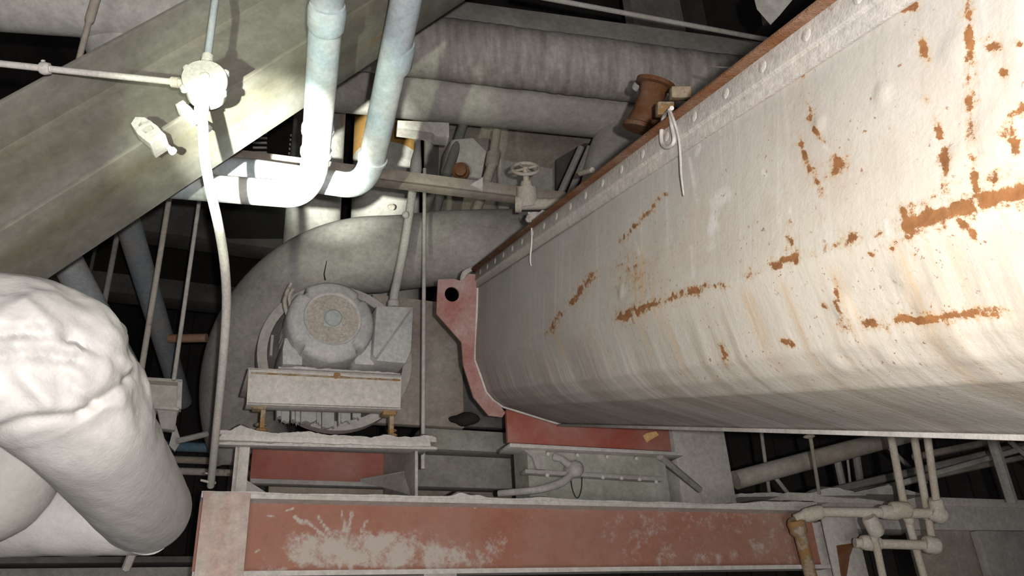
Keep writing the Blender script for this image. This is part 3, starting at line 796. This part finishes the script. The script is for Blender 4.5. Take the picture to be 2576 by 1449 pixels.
b0_ = at(1042, -120, 2.05); b1 = at(1018, 20, 2.18); b2 = at(937, 400, 2.60); b3 = at(850, 462, 2.68); b4 = at(640, 432, 2.73); b5 = at(300, 400, 2.8)
cor = at(920, 478, 2.70)
pts = [b0_, b1] + bend(b2, cor, b3) + [b4, b5]
pipe_run('blue_pipe', 'right one of the two pale blue pipes, leaning and bending behind the other', pts, [(at(1005, 105, 2.27), at(992, 172, 2.34)), (at(938, 396, 2.595), at(936, 405, 2.606))], pair)
# flat bar / angle crossing behind
mb = MB()
a = at(300, 352, 2.98); b = at(1425, 496, 3.55)
dd = (b - a).normalized(); nn = dd.cross(EZ).normalized(); nn = nn if nn.y > 0 else -nn; hz = nn.cross(dd); hz = hz if hz.z > 0 else -hz
mb.box(a - hz * .03, b - a, hz * .058, nn * .006, .001); mb.box(a - hz * .03, b - a, hz * .006, nn * .06, .001)
single('angle_bar', mb, 'brownsteel', 'long dusty steel angle crossing behind the two blue pipes', 'bar')

# ------------------------------------------------------------------ white insulated pipe at lower left
def crump(amp, f):
    def g(p):
        q = noise.fractal(p * f, 1.0, 2.0, 4); return amp * (abs(q) * 1.2 - .25)
    return g
def crumple(p):
    x, y, d = proj(p)
    k = math.exp(-(max(0, y - 960) / 110) ** 2) * (1 if y > 640 else .5)
    q2 = noise.noise(p * 5 + V((2, 7, 1)))
    a1 = abs(noise.noise(p * 7 + V((1, 2, 3)))); a2 = abs(noise.noise(p * 15 + V((7, 2, 5)))); a3 = abs(noise.noise(p * 34 + V((3, 9, 5))))
    kk = math.exp(-(max(0, 770 - y) / 60) ** 2) * .85 + .15
    h = k * kk * (.030 * (.25 - a1) + .015 * (.25 - a2) + .005 * (.25 - a3)) + k * .012 * q2
    x += 22 * noise.noise(p * 9); y += 22 * noise.noise(p * 9 + V((5, 5, 5)))
    for ax, ay, bx, by, w, m in FOLD:
        e = segd(x, y, ax, ay, bx, by)
        if e < 4 * w: h += m * math.exp(-(e / w) ** 2)
    return h + .0012 * noise.noise(V((p.x * 10 + p.z * 60, p.y * 10, p.z * 30 - p.x * 40)))
FOLD = [(-60, 848, 180, 850, 14, -.014), (180, 850, 330, 950, 12, -.010), (-60, 905, 190, 905, 12, -.014), (190, 880, 330, 935, 16, .010), (-60, 1095, 200, 1040, 12, -.008),
        (200, 1040, 335, 950, 12, -.010), (-60, 1070, 200, 1015, 14, .006), (60, 770, 140, 850, 20, .012), (150, 960, 240, 1010, 14, -.010), (60, 960, 120, 1010, 18, .012)]
iw_ = thing('insulated_pipe', 'thick white crumpled insulated pipe with two bends at the lower left', 'pipe', at(370, 1290, 1.9))
P = [(-1150, 905, 1.36, .147), (-420, 905, 1.36, .148), (-200, 895, 1.37, .15), (-60, 888, 1.38, .150), (40, 895, 1.395, .148), (110, 930, 1.41, .142), (160, 985, 1.44, .134), (205, 1045, 1.48, .122), (245, 1105, 1.55, .113), (300, 1185, 1.68, .108), (345, 1250, 1.82, .106), (368, 1282, 1.92, .105)]
mb = MB().tube([at(*q[:3]) for q in P], [q[3] for q in P], 110, 14, crumple)
part('elbow_jacket', mb, 'wrapw', iw_, sharp=60)
P = [(368, 1282, 1.92, .105), (340, 1287, 1.93, .104), (250, 1289, 1.93, .103), (100, 1290, 1.93, .103), (-100, 1290, 1.93, .103), (-420, 1290, 1.93, .103), (-800, 1290, 1.93, .103)]
mb = MB().tube([at(*q[:3]) for q in P], [q[3] for q in P], 48, 5, crump(.006, 8)); mb.ico(at(368, 1282, 1.92), .105, 4, .02, 9)
part('lower_jacket', mb, 'wrapw', iw_, sharp=60)
mb = MB()
for x0, y0, x1, y1 in ((335, 925, 342, 945), (338, 930, 345, 935)): mb.tube([at(x0, y0, 1.52), at(x1, y1, 1.52)], .003, 8)
part('jacket_tie', mb, 'steel', iw_)
P = [(60, 980, 1.86, .10), (45, 1120, 1.82, .105), (20, 1200, 1.8, .11), (-40, 1250, 1.78, .11), (-160, 1270, 1.76, .11), (-400, 1275, 1.74, .11)]
mb = MB().tube([at(*q[:3]) for q in P], [q[3] for q in P], 48, 6, crump(.006, 7))
single('insulated_elbow', mb, 'wrapshade', 'insulated bend coloured grey for shade, tucked under the white insulated pipe', 'pipe')

# ------------------------------------------------------------------ overhead ducts
D1 = ray(9700, 1196); D1.z = 0; D1.normalize()
def along(x, y, d, xa, xb):                            # line through a pixel along D1, cut at pixel columns
    p = at(x, y, d)
    def sol(X):
        k = (X - CX) / F; q = p - LOC
        return (q.dot(FW) * k - q.dot(RT)) / (D1.dot(RT) - D1.dot(FW) * k)
    return p + D1 * sol(xa), p + D1 * sol(xb)
def wrapd(p): return .004 * noise.noise(V((p.dot(D1) * 30, p.z * 4, p.y * 3))) + .004 * noise.noise(p * 5)
a, b = along(1150, 128, 4.15, 300, 2500)
n = 380
mb = MB().tube([a + (b - a) * (i / n) for i in range(n + 1)], .163, 48, 0, wrapd)
ov = single('wrapped_duct', mb, 'wrap', 'upper grey wrapped duct with crinkled jacket overhead', 'duct', sharp=60)
n_ = D1.cross(EZ).normalized(); n_ = n_ if n_.y > 0 else -n_
mb = ridge(a + (b - a) * .3 + EZ * .150 - n_ * .07, a + (b - a) * .68 + EZ * .150 - n_ * .07, n_ * .14, .02, 2.2, 120, .008)
single('dust_bank', mb, 'dust', 'ragged line of settled dust on top of the wrapped duct', 'dust', kind='stuff')
a, b = along(1150, 236, 4.55, 560, 1600)
mb = MB().tube([a, b], .175, 48)
lo = single('lower_duct', mb, 'duct', 'smooth grey round duct just below the wrapped duct', 'duct')
mb = MB().tube([at(1640, 290, 4.9), at(1590, 310, 4.8), at(1545, 370, 4.7), at(1520, 450, 4.6), at(1510, 560, 4.5)], [.15, .15, .14, .13, .13], 32, 6)
part('elbow', mb, 'duct', lo)
a, b = along(1400, 66, 4.62, 950, 2500)
a2, b2 = along(1400, 84, 4.6, 950, 1960)
mb = MB().box(a - EZ * .16, b - a, n_ * .3, EZ * .26, .004)
single('square_duct', mb, 'duct', 'flat-sided grey duct above the wrapped duct', 'duct')
mb = MB().rod(at(1300, -18, 3.7), at(2500, 206, 4.35), pr(13, 3.8), 12)
single('thin_pipe', mb, 'steel2', 'thin pale pipe running along the top above the flat-sided duct', 'pipe')
# plate bracket under lower duct
mb = MB().prism([at(1000, 302, 4.2), at(1130, 308, 4.2), at(1130, 345, 4.2), at(1095, 342, 4.2), at(1088, 332, 4.2), at(1000, 322, 4.2)], n_ * .08, .003)
single('saddle_plate', mb, 'steel2', 'small pale saddle plate under the smooth grey duct', 'plate')
# top right fragments
mb = MB().box(at(1600, 90, 6.0), EX * .5, EY * .1, EZ * 2.2); single('ceiling_girder', mb, 'steel', 'dim grey girder beyond the ducts at the top, left one', 'beam')
mb = MB().box(at(1745, 80, 6.3), EX * .16, EY * .1, EZ * 2.0); single('ceiling_girder', mb, 'dark', 'dim dark upright beyond the ducts at the top, right of the grey girder', 'beam')
mb = MB().prism([at(1915, -40, 3.0), at(1925, 0, 3.0), at(1960, 40, 3.0), at(2010, -20, 3.0), at(2010, -60, 3.0)], EY * .05)
single('pale_plate', mb, 'vessel', 'pale plate corner at the top just above the rusty trough edge', 'plate')
mb = MB().rod(at(1915, -30, 3.6), at(1930, 60, 3.6), .02, 10); single('upright_pipe', mb, 'brownsteel', 'brown upright pipe beside the pale plate corner', 'pipe')

# rusty coupling and clips by the trough edge
rc = thing('rusty_coupling', 'brown rusty flanged pipe coupling behind the upper edge of the trough', 'coupling', at(1650, 280, 2.9))
c0 = at(1640, 240, 2.75); dn = (at(1612, 330, 2.75) - c0).normalized()
mb = MB().lathe(c0 - dn * .05, dn, [(0, .0), (.0, .07), (.014, .07), (.018, .052), (.06, .045), (.12, .052), (.16, .06), (.165, .07), (.18, .07)], 28)
part('coupling_body', mb, 'rust', rc)
mb = MB().tube([at(1598, 222, 2.9), at(1610, 212, 2.88), at(1640, 214, 2.86)], [.015, .02, .015], 10, 4); part('dust_cap', mb, 'dust', rc)
mb = MB().box(at(1690, 245, 2.35), RT * .06, UP * .035, FW * .05, .003); mb.box(at(1655, 288, 2.35), RT * .05, UP * .04, FW * .05, .003)
part('clip', mb, 'rustleg', rc)

# ------------------------------------------------------------------ elbow duct behind the motor
dd_ = 4.25
P = [(1700, 612), (1450, 617), (1250, 620), (1120, 624), (1020, 634)]
cx_, cy_, rm_ = 955, 990, 350
pts = [at(x, y, dd_) for x, y in P] + [at(cx_ + rm_ * math.cos(math.radians(t)), cy_ - rm_ * math.sin(math.radians(t)), dd_) for t in range(90, 206, 6)]
rad = [.205] * len(P) + [.212] * (len(pts) - len(P))
mb = MB().tube(pts, rad, 56, 2)
el = single('elbow_duct', mb, 'steel', 'large grey duct bending down behind the electric motor', 'duct')
mb = MB().tube([at(822, 655, 4.04), at(815, 690, 4.03), at(818, 705, 4.03)], [.002, .003, .004], 8); part('inspection_cord', mb, 'black', el)

# vertical vessels behind the blue pipes
v = at(796, 420, 5.0); mb = MB().lathe(V((v.x, v.y, 3.62)), EZ, [(0, .168), (ZC - 3.63, .168)], 40)
single('vertical_pipe', mb, 'vessel', 'pale upright pipe behind the left blue pipe, above the elbow duct', 'pipe')
v = at(972, 420, 5.5); t = thing('vertical_vessel', 'pale upright vessel with a brown painted band behind the right blue pipe', 'vessel', V((v.x, v.y, 3.35)))
part('vessel_shell', MB().lathe(V((v.x, v.y, 3.35)), EZ, [(0, .233), (ZC - 3.36, .233)], 40), 'vessel', t)
z = at(900, 356, 5.3).z
part('painted_band', MB().lathe(V((v.x, v.y, z)), EZ, [(0, .234), (.004, .236), (.5, .236), (.504, .234)], 40), 'ochre', t, 'brown painted band')
part('rust_spot', MB().ico(at(985, 520, 4.97), .024, 2, .4, 30, (1, .4, 1)), 'rusty', t)

# louvred dark panel
lp = thing('louvred_panel', 'black panel with two stacks of pale slots behind the slanting beam', 'panel', at(670, 400, 4.6))
o = at(540, 415, 4.7)
part('panel_sheet', MB().box(at(520, 600, 5.38), RT * .72, UP * 1.15, FW * .02), 'black', lp)
for i in range(7):
    part('slat', MB().box(at(636, 398 - i * 12.2, 5.33), RT * (34 * 5.33 / F), UP * (5 * 5.33 / F), FW * .02), 'slat', lp)
for i in range(6):
    part('slat', MB().box(at(724 + i * 1.3, 400 - i * 11.4, 5.33), RT * (15 * 5.33 / F), UP * (5.5 * 5.33 / F), FW * .02), 'slat', lp)

# ------------------------------------------------------------------ valve with handwheel and pipes behind the angle bar
vd = 3.45
vv = thing('gate_valve', 'small dusty gate valve with a round handwheel near the far top edge of the trough', 'valve', at(1328, 520, vd))
wc = at(1322, 424, vd); wn = (UP * .85 - FW * .55).normalized()
mb = MB(); wx = RT; wy = wn.cross(wx).normalized(); wr = 34 * vd / F
ring = [wc + (wx * math.cos(k * math.pi / 14) + wy * math.sin(k * math.pi / 14)) * wr for k in range(29)]
mb.tube(ring, .008, 8, cap=False)
for k in range(4):
    an = k * math.pi / 2 + .5; mb.rod(wc, wc + (wx * math.cos(an) + wy * math.sin(an)) * wr, .006, 6)
mb.lathe(wc, wn, [(-.012, .014), (.014, .014)], 12)
part('handwheel', mb, 'cream', vv)
mb = MB().tube([at(1322, 424, vd), at(1324, 455, vd), at(1324, 456, vd), at(1325, 470, vd), at(1325, 471, vd), at(1326, 500, vd), at(1328, 520, vd)], [.012, .014, .024, .030, .045, .048, .04], 18)
part('valve_body', mb, 'cream', vv)
mb = MB().tube([at(1296, 514, vd), at(1312, 514, vd), at(1312.5, 514, vd), at(1420, 512, vd), at(1520, 512, vd)], [.038, .038, .026, .026, .026], 18)
part('pipe_stub', mb, 'cream', vv)
mb = MB().tube([at(1405, 540, 3.0), at(1370, 545, 3.02), at(1338, 548, 3.05), at(1328, 560, 3.05)], [.02, .025, .022, .01], 10, 4, crump(.01, 40))
single('dust_lump', mb, 'dust', 'ragged lump of caked dust on the trough edge below the gate valve', 'dust')
mb = MB().rod(at(1460, 436, 3.2), at(1490, 428, 3.1), .012, 10); single('bolt_stub', mb, 'cream', 'short bolt end poking out above the trough edge', 'bolt')
# hopper plate behind; dark sheets stand in for shaded recesses
mb = MB().prism([at(1075, 300, 5.55), at(1560, 340, 5.55), at(1560, 640, 5.85), at(1075, 620, 5.85)], EY * .03)
single('hopper_or_shade_plate', mb, 'brownsteel', 'dim brown plate behind the valves and pipes', 'plate')
mb = MB().prism([at(1255, 400, 5.40), at(1390, 425, 5.40), at(1390, 560, 5.55), at(1255, 560, 5.55)], EY * .03)
single('hopper_or_shade_plate', mb, 'steel2', 'paler dim plate behind the handwheel', 'plate')
mb = MB().prism([at(1070, 330, 5.45), at(1105, 330, 5.45), at(1100, 560, 5.55), at(1070, 560, 5.55)], EY * .03)
single('hopper_or_shade_plate', mb, 'dark', 'dark plate standing in for recess shade behind the upright conduit', 'plate')  # recess shade put into the colour of a sheet
mb = MB().prism([at(1400, 400, 5.56), at(1470, 360, 5.56), at(1560, 360, 5.56), at(1400, 560, 5.7)], EY * .03)
single('hopper_or_shade_plate', mb, 'dark', 'dark plate standing in for recess shade left of the duct elbow', 'plate')  # another dark sheet coloured as the shade of a recess
mb = MB().tube([at(1250, 330, 4.5), at(1242, 385, 4.45), at(1242, 386, 4.45), at(1238, 415, 4.4), at(1238, 416, 4.4), at(1195, 540, 4.3)], [.026, .026, .04, .04, .028, .028], 14)
single('sloping_pipe', mb, 'brownsteel', 'brown dusty sloping pipe with a coupling left of the handwheel', 'pipe')
mb = MB().rod(at(1170, 300, 4.6), at(1085, 560, 4.3), .028, 12); single('sloping_pipe', mb, 'dark', 'dark sloping pipe right of the upright conduit', 'pipe')
mb = MB().prism([at(1135, 350, 4.5), at(1190, 345, 4.5), at(1225, 380, 4.5), at(1212, 450, 4.5), at(1130, 440, 4.5), at(1128, 395, 4.5)], EY * .15, .01)
single('valve_actuator', mb, 'steel', 'blurry grey box between the two sloping pipes', 'actuator')
mb = MB().lathe(at(1160, 432, 4.4), -FW, [(0, .05), (.03, .05), (.04, .035), (.07, .032), (.075, .01)], 18); single('pipe_plug', mb, 'rust', 'round rust-coloured pipe plug on the angle bar', 'plug')
mb = MB().prism([at(1185, 464, 3.40), at(1215, 445, 3.40), at(1214, 480, 3.40)], EY * .01); single('torn_label', mb, 'vessel', 'small pale three-cornered scrap above the angle bar', 'scrap')
for k in range(3):
    mb = MB().rod(at(1462 + k * 22, 370, 4.7), at(1385 + k * 26, 540, 4.6), .02, 8); single('slanting_bar', mb, 'steel', ['left', 'middle', 'right'][k] + ' one of three dim slanting bars beside the duct elbow', 'bar', 'slanting bars by the duct elbow')

# ------------------------------------------------------------------ behind the motor, to the right
def girder(mat, label, cat, x1, y0, y1, d, dep, name='girder'):
    p = at(x1, y1, d); t = hit(x1, y0, p, EY); l = (p.x + 4.89) / EX.x
    return single(name, MB().box(p - EX * l, EX * l, EY * dep, EZ * (t.z - p.z), .004), mat, label, cat)
def gbox(name, mat, label, cat, x0, y0, x1, y1, d, dep):
    p = at(x0, y1, d); q = hit(x1, y1, p, EY); t = hit(x0, y0, p, EY)
    return single(name, MB().box(p, EX * (q - p).dot(EX), EY * dep, EZ * (t.z - p.z), .004), mat, label, cat)
gbox('housing_plate', 'brownsteel', 'mottled brown-grey housing plate right of the terminal box', 'plate', 930, 738, 1168, 1062, 3.75, .05)
gbox('recess_shade_plate', 'dark', 'dark plate standing in for recess shade left of the red end plate', 'plate', 1150, 860, 1290, 1070, 4.0, .05)  # sheet coloured dark in place of the recess's own shade
gbox('cross_beam', 'green', 'dusty grey-green cross beam between motor stand and chute', 'beam', 1060, 1075, 1330, 1128, 3.85, .12)
gbox('cross_beam', 'steel', 'wide grey cross beam just above the red channel beam', 'beam', 1010, 1130, 1400, 1222, 3.95, .1)
gbox('cross_beam', 'brownsteel', 'low brown-grey beam showing just above the red channel beam', 'beam', 990, 1222, 1400, 1300, 4.1, .1)
mb = MB().ico(at(1165, 1055, 3.8), .05, 3, .4, 20, (1.5, .6, .6)); single('grease_lump', mb, 'black', 'dark greasy lump on the cross beam below the red end plate', 'lump')
gbox('support_column', 'steel2', 'broad grey column standing behind the chute, under the trough', 'column', 1722, 1020, 1858, 1290, 3.75, .12)
gbox('gap_shade_strip', 'black', 'black strip standing in for the shaded gap beside the broad grey column', 'plate', 1684, 1050, 1726, 2300, 4.4, .05)  # black sheet imitating the shade of an open gap

# ------------------------------------------------------------------ lower right small-bore pipes
rd = 3.3
def rp(x, y): return at(x, y, rd)
def fit(x, y, w, d=rd): return MB().ico(at(x, y, d), w * d / F / 2, 2, .25, 25)
def smallpipe(label, pts, w, fits, mat='cream', d=rd):
    t = thing('small_pipe', label, 'pipe', at(pts[-1][0], pts[-1][1], d), 'dusty small pipes at the right end of the red beam')
    part('pipe_barrel', MB().tube([at(x, y, d) for x, y in pts], pr(w, d), 14, 0), mat, t)
    for (x, y, x2, y2, ww) in fits:
        part('fitting', MB().tube([at(x, y, d), at(x + (x2 - x) * .2, y + (y2 - y) * .2, d), at(x + (x2 - x) * .8, y + (y2 - y) * .8, d), at(x2, y2, d)], [pr(ww * .8, d), pr(ww, d), pr(ww, d), pr(ww * .8, d)], 14, 2, crump(.004, 30)), mat, t)
    return t
smallpipe('rusty pipe running down the right end of the red beam', [(2004, 1318), (2012, 1340), (2045, 1470)], 32, [(2000, 1306, 2012, 1345, 44)], 'rustleg')
smallpipe('horizontal pipe with lumpy fittings over the top of the pale post', [(2000, 1306), (2030, 1292), (2080, 1288), (2365, 1292)], 25, [(2020, 1298, 2070, 1286, 36), (2215, 1288, 2265, 1290, 36), (2240, 1282, 2290, 1284, 42), (2340, 1285, 2376, 1300, 44)], 'cream')
smallpipe('upright pipe from the trough down to the middle fitting, leftmost of three', [(2238, 1080), (2275, 1275), (2330, 1470)], 19, [(2280, 1290, 2290, 1316, 26)], 'cream', 3.36)
smallpipe('upright pipe from the trough, middle one of three', [(2296, 1080), (2330, 1272), (2345, 1360)], 19, [(2330, 1278, 2335, 1305, 28)], 'cream', 3.36)
smallpipe('upright pipe from the trough, rightmost of three', [(2330, 1080), (2358, 1278)], 19, [(2352, 1255, 2362, 1290, 36)], 'cream')
smallpipe('lower short horizontal pipe with an elbow at its right end', [(2150, 1366), (2348, 1372)], 24, [(2165, 1364, 2215, 1368, 38), (2325, 1368, 2362, 1374, 44)], 'cream')
smallpipe('short pipe dropping from the lower horizontal pipe', [(2188, 1310), (2205, 1375), (2225, 1470)], 19, [(2185, 1300, 2208, 1345, 40)], 'cream', 3.27)
mb = MB().prism([pp(2108, 1372, -.012), pp(2150, 1366, -.012), pp(2138, 1400, -.012), pp(2130, 1449, -.012), pp(2120, 1449, -.012)], EY * .01)
single('rusty_gusset', mb, 'rust', 'brown rusty pointed gusset on the face of the pale post', 'plate')

# background on the lower right
gbox('background_beam', 'base', 'pale dusty beam running right behind the small pipes', 'beam', 1985, 1238, 2700, 1262, 3.85, .3)
gbox('background_beam', 'steel2', 'grey beam just under the pale dusty beam at the right', 'beam', 2100, 1262, 2750, 1330, 3.9, .2)
gbox('sheet_panel', 'brownsteel', 'brown dusty panel at the lower right corner', 'panel', 2340, 1335, 2500, 1500, 4.0, .05)
gbox('sheet_panel', 'steel', 'dim grey panel at the far lower right edge', 'panel', 2510, 1335, 2700, 1500, 4.1, .05)
mb = ridge(at(1860, 1250, 3.9), at(2180, 1246, 3.95), EY * .25, .012, 12.2, 60, .004, [(.2, .25, .02), (.75, .15, .05)]); single('dust_bank', mb, 'dust', 'grey bank of dust at the right end of the red beam', 'dust', kind='stuff')
mb = MB().prism([at(2130, 1242, 3.95), at(2235, 1220, 3.95), at(2330, 1245, 3.95)], EY * .2); single('sloped_plate', mb, 'steel', 'sloping grey plate behind the three upright pipes', 'plate')
a, b = at(1850, 1208, 4.1), at(2260, 1098, 4.4)
mb = MB().tube([a, a + (b - a) * .3, b, b + (b - a) * 1.2], pr(46, 4.2), 20, 0)
single('diagonal_pipe', mb, 'brownsteel', 'grey-brown pipe sloping up to the right below the trough', 'pipe')
mb = MB().rod(at(2034, 1070, 3.5), at(2064, 1262, 4.0), .009, 8); mb.ico(at(2036, 1098, 3.55), .02, 2, .3, 20, (1.6, 1, .5))
single('drop_rod', mb, 'cream', 'slim rod hanging from the trough edge to the dust bank', 'rod')
bg = [((2200, 1235, 4.20), (2620, 1115, 4.96), 0.0180, 'steel2', 'long pale handrail sloping up to the right edge'),
      ((2050, 1245, 4.64), (2576, 1120, 5.28), 0.0246, 'steel', 'upper grey stair stringer sloping at the right'),
      ((2080, 1255, 4.56), (2620, 1140, 5.28), 0.0180, 'brownsteel', 'brown stair stringer under the grey one'),
      ((2300, 1150, 5.12), (2640, 1080, 5.44), 0.0246, 'brownsteel', 'upper dim brown rail near the right edge'),
      ((2478, 1050, 4.20), (2545, 1260, 4.20), 0.0295, 'steel', 'grey upright post near the right edge'),
      ((2100, 1130, 4.96), (2124, 1240, 4.96), 0.0230, 'steel2', 'short pale upright behind the slim rod'),
      ((2150, 1120, 5.04), (2165, 1220, 5.04), 0.0246, 'steel', 'short grey upright right of the pale one'),
      ((2130, 1135, 4.80), (2142, 1245, 4.80), 0.0082, 'steel2', 'very thin upright bar between two short uprights'),
      ((1915, 1085, 4.20), (1938, 1260, 4.20), 0.0098, 'steel', 'thin dim rod right of the broad column'),
      ((1950, 1200, 4.20), (1995, 1258, 4.20), 0.0115, 'steel', 'short bent strap below the sloping brown pipe'),
      ((2230, 1120, 5.12), (2330, 1215, 5.12), 0.0148, 'steel', 'thin dim brace slanting behind the upright pipes'),
      ((2540, 1110, 4.80), (2620, 1180, 4.80), 0.0164, 'steel', 'dim brace slanting at the far right edge')]
for a, b, r, m, lab in bg: single('background_bar', MB().rod(at(*a), at(*b), r, 8), m, lab, 'bar')

# ------------------------------------------------------------------ left background
mb = MB().tube([at(262, 400, 3.4), at(325, 570, 3.75), at(458, 1010, 5.0)], pr(62, 3.7), 24)
single('diagonal_pipe', mb, 'bluegrey', 'blue-grey pipe sloping down right behind the rusty rod', 'pipe')
mb = MB().tube([at(60, 500, 3.3), at(165, 650, 3.3), at(330, 960, 3.35)], pr(74, 3.3), 24)
single('diagonal_pipe', mb, 'bluegrey', 'blue-grey pipe showing between the slanting beam and white insulated pipe', 'pipe')
hg = 'rods hanging below the slanting beam'
def hang(x, y, d, w):
    p = at(x, y, d); return MB().rod(p, V((p.x, p.y, ZC)), pr(w, d), 12)
mb = hang(351, 960, 3.05, 15); single('hanger_rod', mb, 'rusty', 'thick rusty hanger rod below the slanting beam', 'rod', hg)
mb = hang(437, 957, 3.08, 11); single('hanger_rod', mb, 'steel2', 'thin grey hanger rod right of the thick rusty rod', 'rod', hg)
mb = hang(255, 800, 3.9, 14); single('hanger_rod', mb, 'steel', 'dim rod left of the blue-grey sloping pipe', 'rod', hg)
mb = hang(220, 720, 4.4, 9); single('hanger_rod', mb, 'dark', 'faintest leftmost rod behind the white insulated pipe', 'rod', hg)
tz = thing('trapeze_channel', 'grey channel bracket hung from the rods beside the white insulated pipe', 'bracket', at(400, 1080, 3.1))
def tq(x, y, o=0.): return hit(x, y, at(350, 950, 3.05) + EY * o, EY)
mb = MB().prism([tq(300, 944), tq(459, 954), tq(459, 962), tq(300, 952)], EY * .08, .002); mb.prism([tq(300, 952, .05), tq(456, 962, .05), tq(452, 1026, .05), tq(300, 1012, .05)], EY * .01)
mb.prism([tq(300, 1012), tq(452, 1024), tq(450, 1032), tq(300, 1020)], EY * .08, .002); mb.prism([tq(448, 958), tq(459, 958), tq(456, 1028), tq(444, 1026)], EY * .05)
part('channel', mb, 'steel2', tz)
mb = MB().prism([tq(395, 1030, .02), tq(448, 1030, .02), tq(440, 1082, .02), tq(405, 1078, .02)], EY * .05, .004); part('hanger_plate', mb, 'steel', tz)
mb = MB().prism([tq(440, 1062, .05), tq(456, 1110, .05), tq(440, 1135, .05), tq(425, 1120, .05)], EY * .02); mb.rod(tq(445, 1110, .02), tq(520, 1092, .1), .012, 8); part('strap', mb, 'steel', tz)
mb = MB().rod(at(425, 852, 4.3), at(520, 850, 4.3), pr(22, 4.3), 14); single('copper_stub', mb, 'copper', 'short copper-brown pipe end left of the elbow duct', 'pipe')
for k, (y, w, m, lab) in enumerate(((1130, 24, 'blue', 'blue horizontal pipe low behind the bent conduit'), (1162, 18, 'brownsteel', 'brown horizontal pipe under the blue pipe'), (1190, 18, 'rusty', 'rusty horizontal pipe, lowest of the three behind the conduit'))):
    p = at(600, y, 4.6); q = p - EX * 2.0
    single('background_pipe', MB().rod(p + EX * .3, q, pr(w, 4.6), 12), m, lab, 'pipe')
girder('dark', 'dark girder behind the bent conduit and rods', 'beam', 800, 545, 640, 5.6, .2)
girder('dark', 'lower dark girder behind the rods', 'beam', 700, 735, 780, 6.2, .2)
girder('black', 'black plate standing in for the shaded gap between the two dark girders', 'plate', 720, 640, 740, 6.45, .05, 'gap_shade_plate')  # shade between the girders painted as a black sheet
gbox('background_plate', 'dark', 'dim plate behind the lower end of the elbow duct', 'plate', 460, 1030, 660, 2300, 5.0, .05)
gbox('floor_girder', 'dark', 'dark girder along the bottom left below the white insulated pipe', 'beam', -300, 1402, 500, 1420, 3.6, .2)
gbox('floor_girder', 'steel', 'dim brown-grey beam at the bottom left corner', 'beam', -300, 1420, 520, 1520, 3.9, .2)
mb = MB().rod(at(340, 1375, 1.93), at(318, 1428, 1.97), .011, 8); single('drain_stub', mb, 'steel', 'small pipe stub under the white insulated pipe', 'pipe')
# top left
a, b = at(-300, -22, 2.75), at(700, 52, 3.0)
mb = MB().tube([a, b], .112, 40); op_ = single('overhead_pipe', mb, 'vessel', 'large pale pipe across the top left corner', 'pipe')
mb = MB().tube([at(275, 10, 3.0), at(330, 130, 3.0), at(420, 300, 3.0)], .15, 32); part('branch', mb, 'vessel', op_)
mb = MB().tube([at(262, -75, 2.55) + EZ * 3, at(252, -40, 2.55), at(225, 50, 2.55), at(222, 58, 2.55), at(196, 160, 2.55)], [pr(20, 2.9), pr(20, 2.9), pr(20, 2.9), pr(13, 2.9), pr(13, 2.9)], 10); single('hanger_rod', mb, 'brownsteel', 'brown rod hanging in front of the large pipe at top left', 'rod')
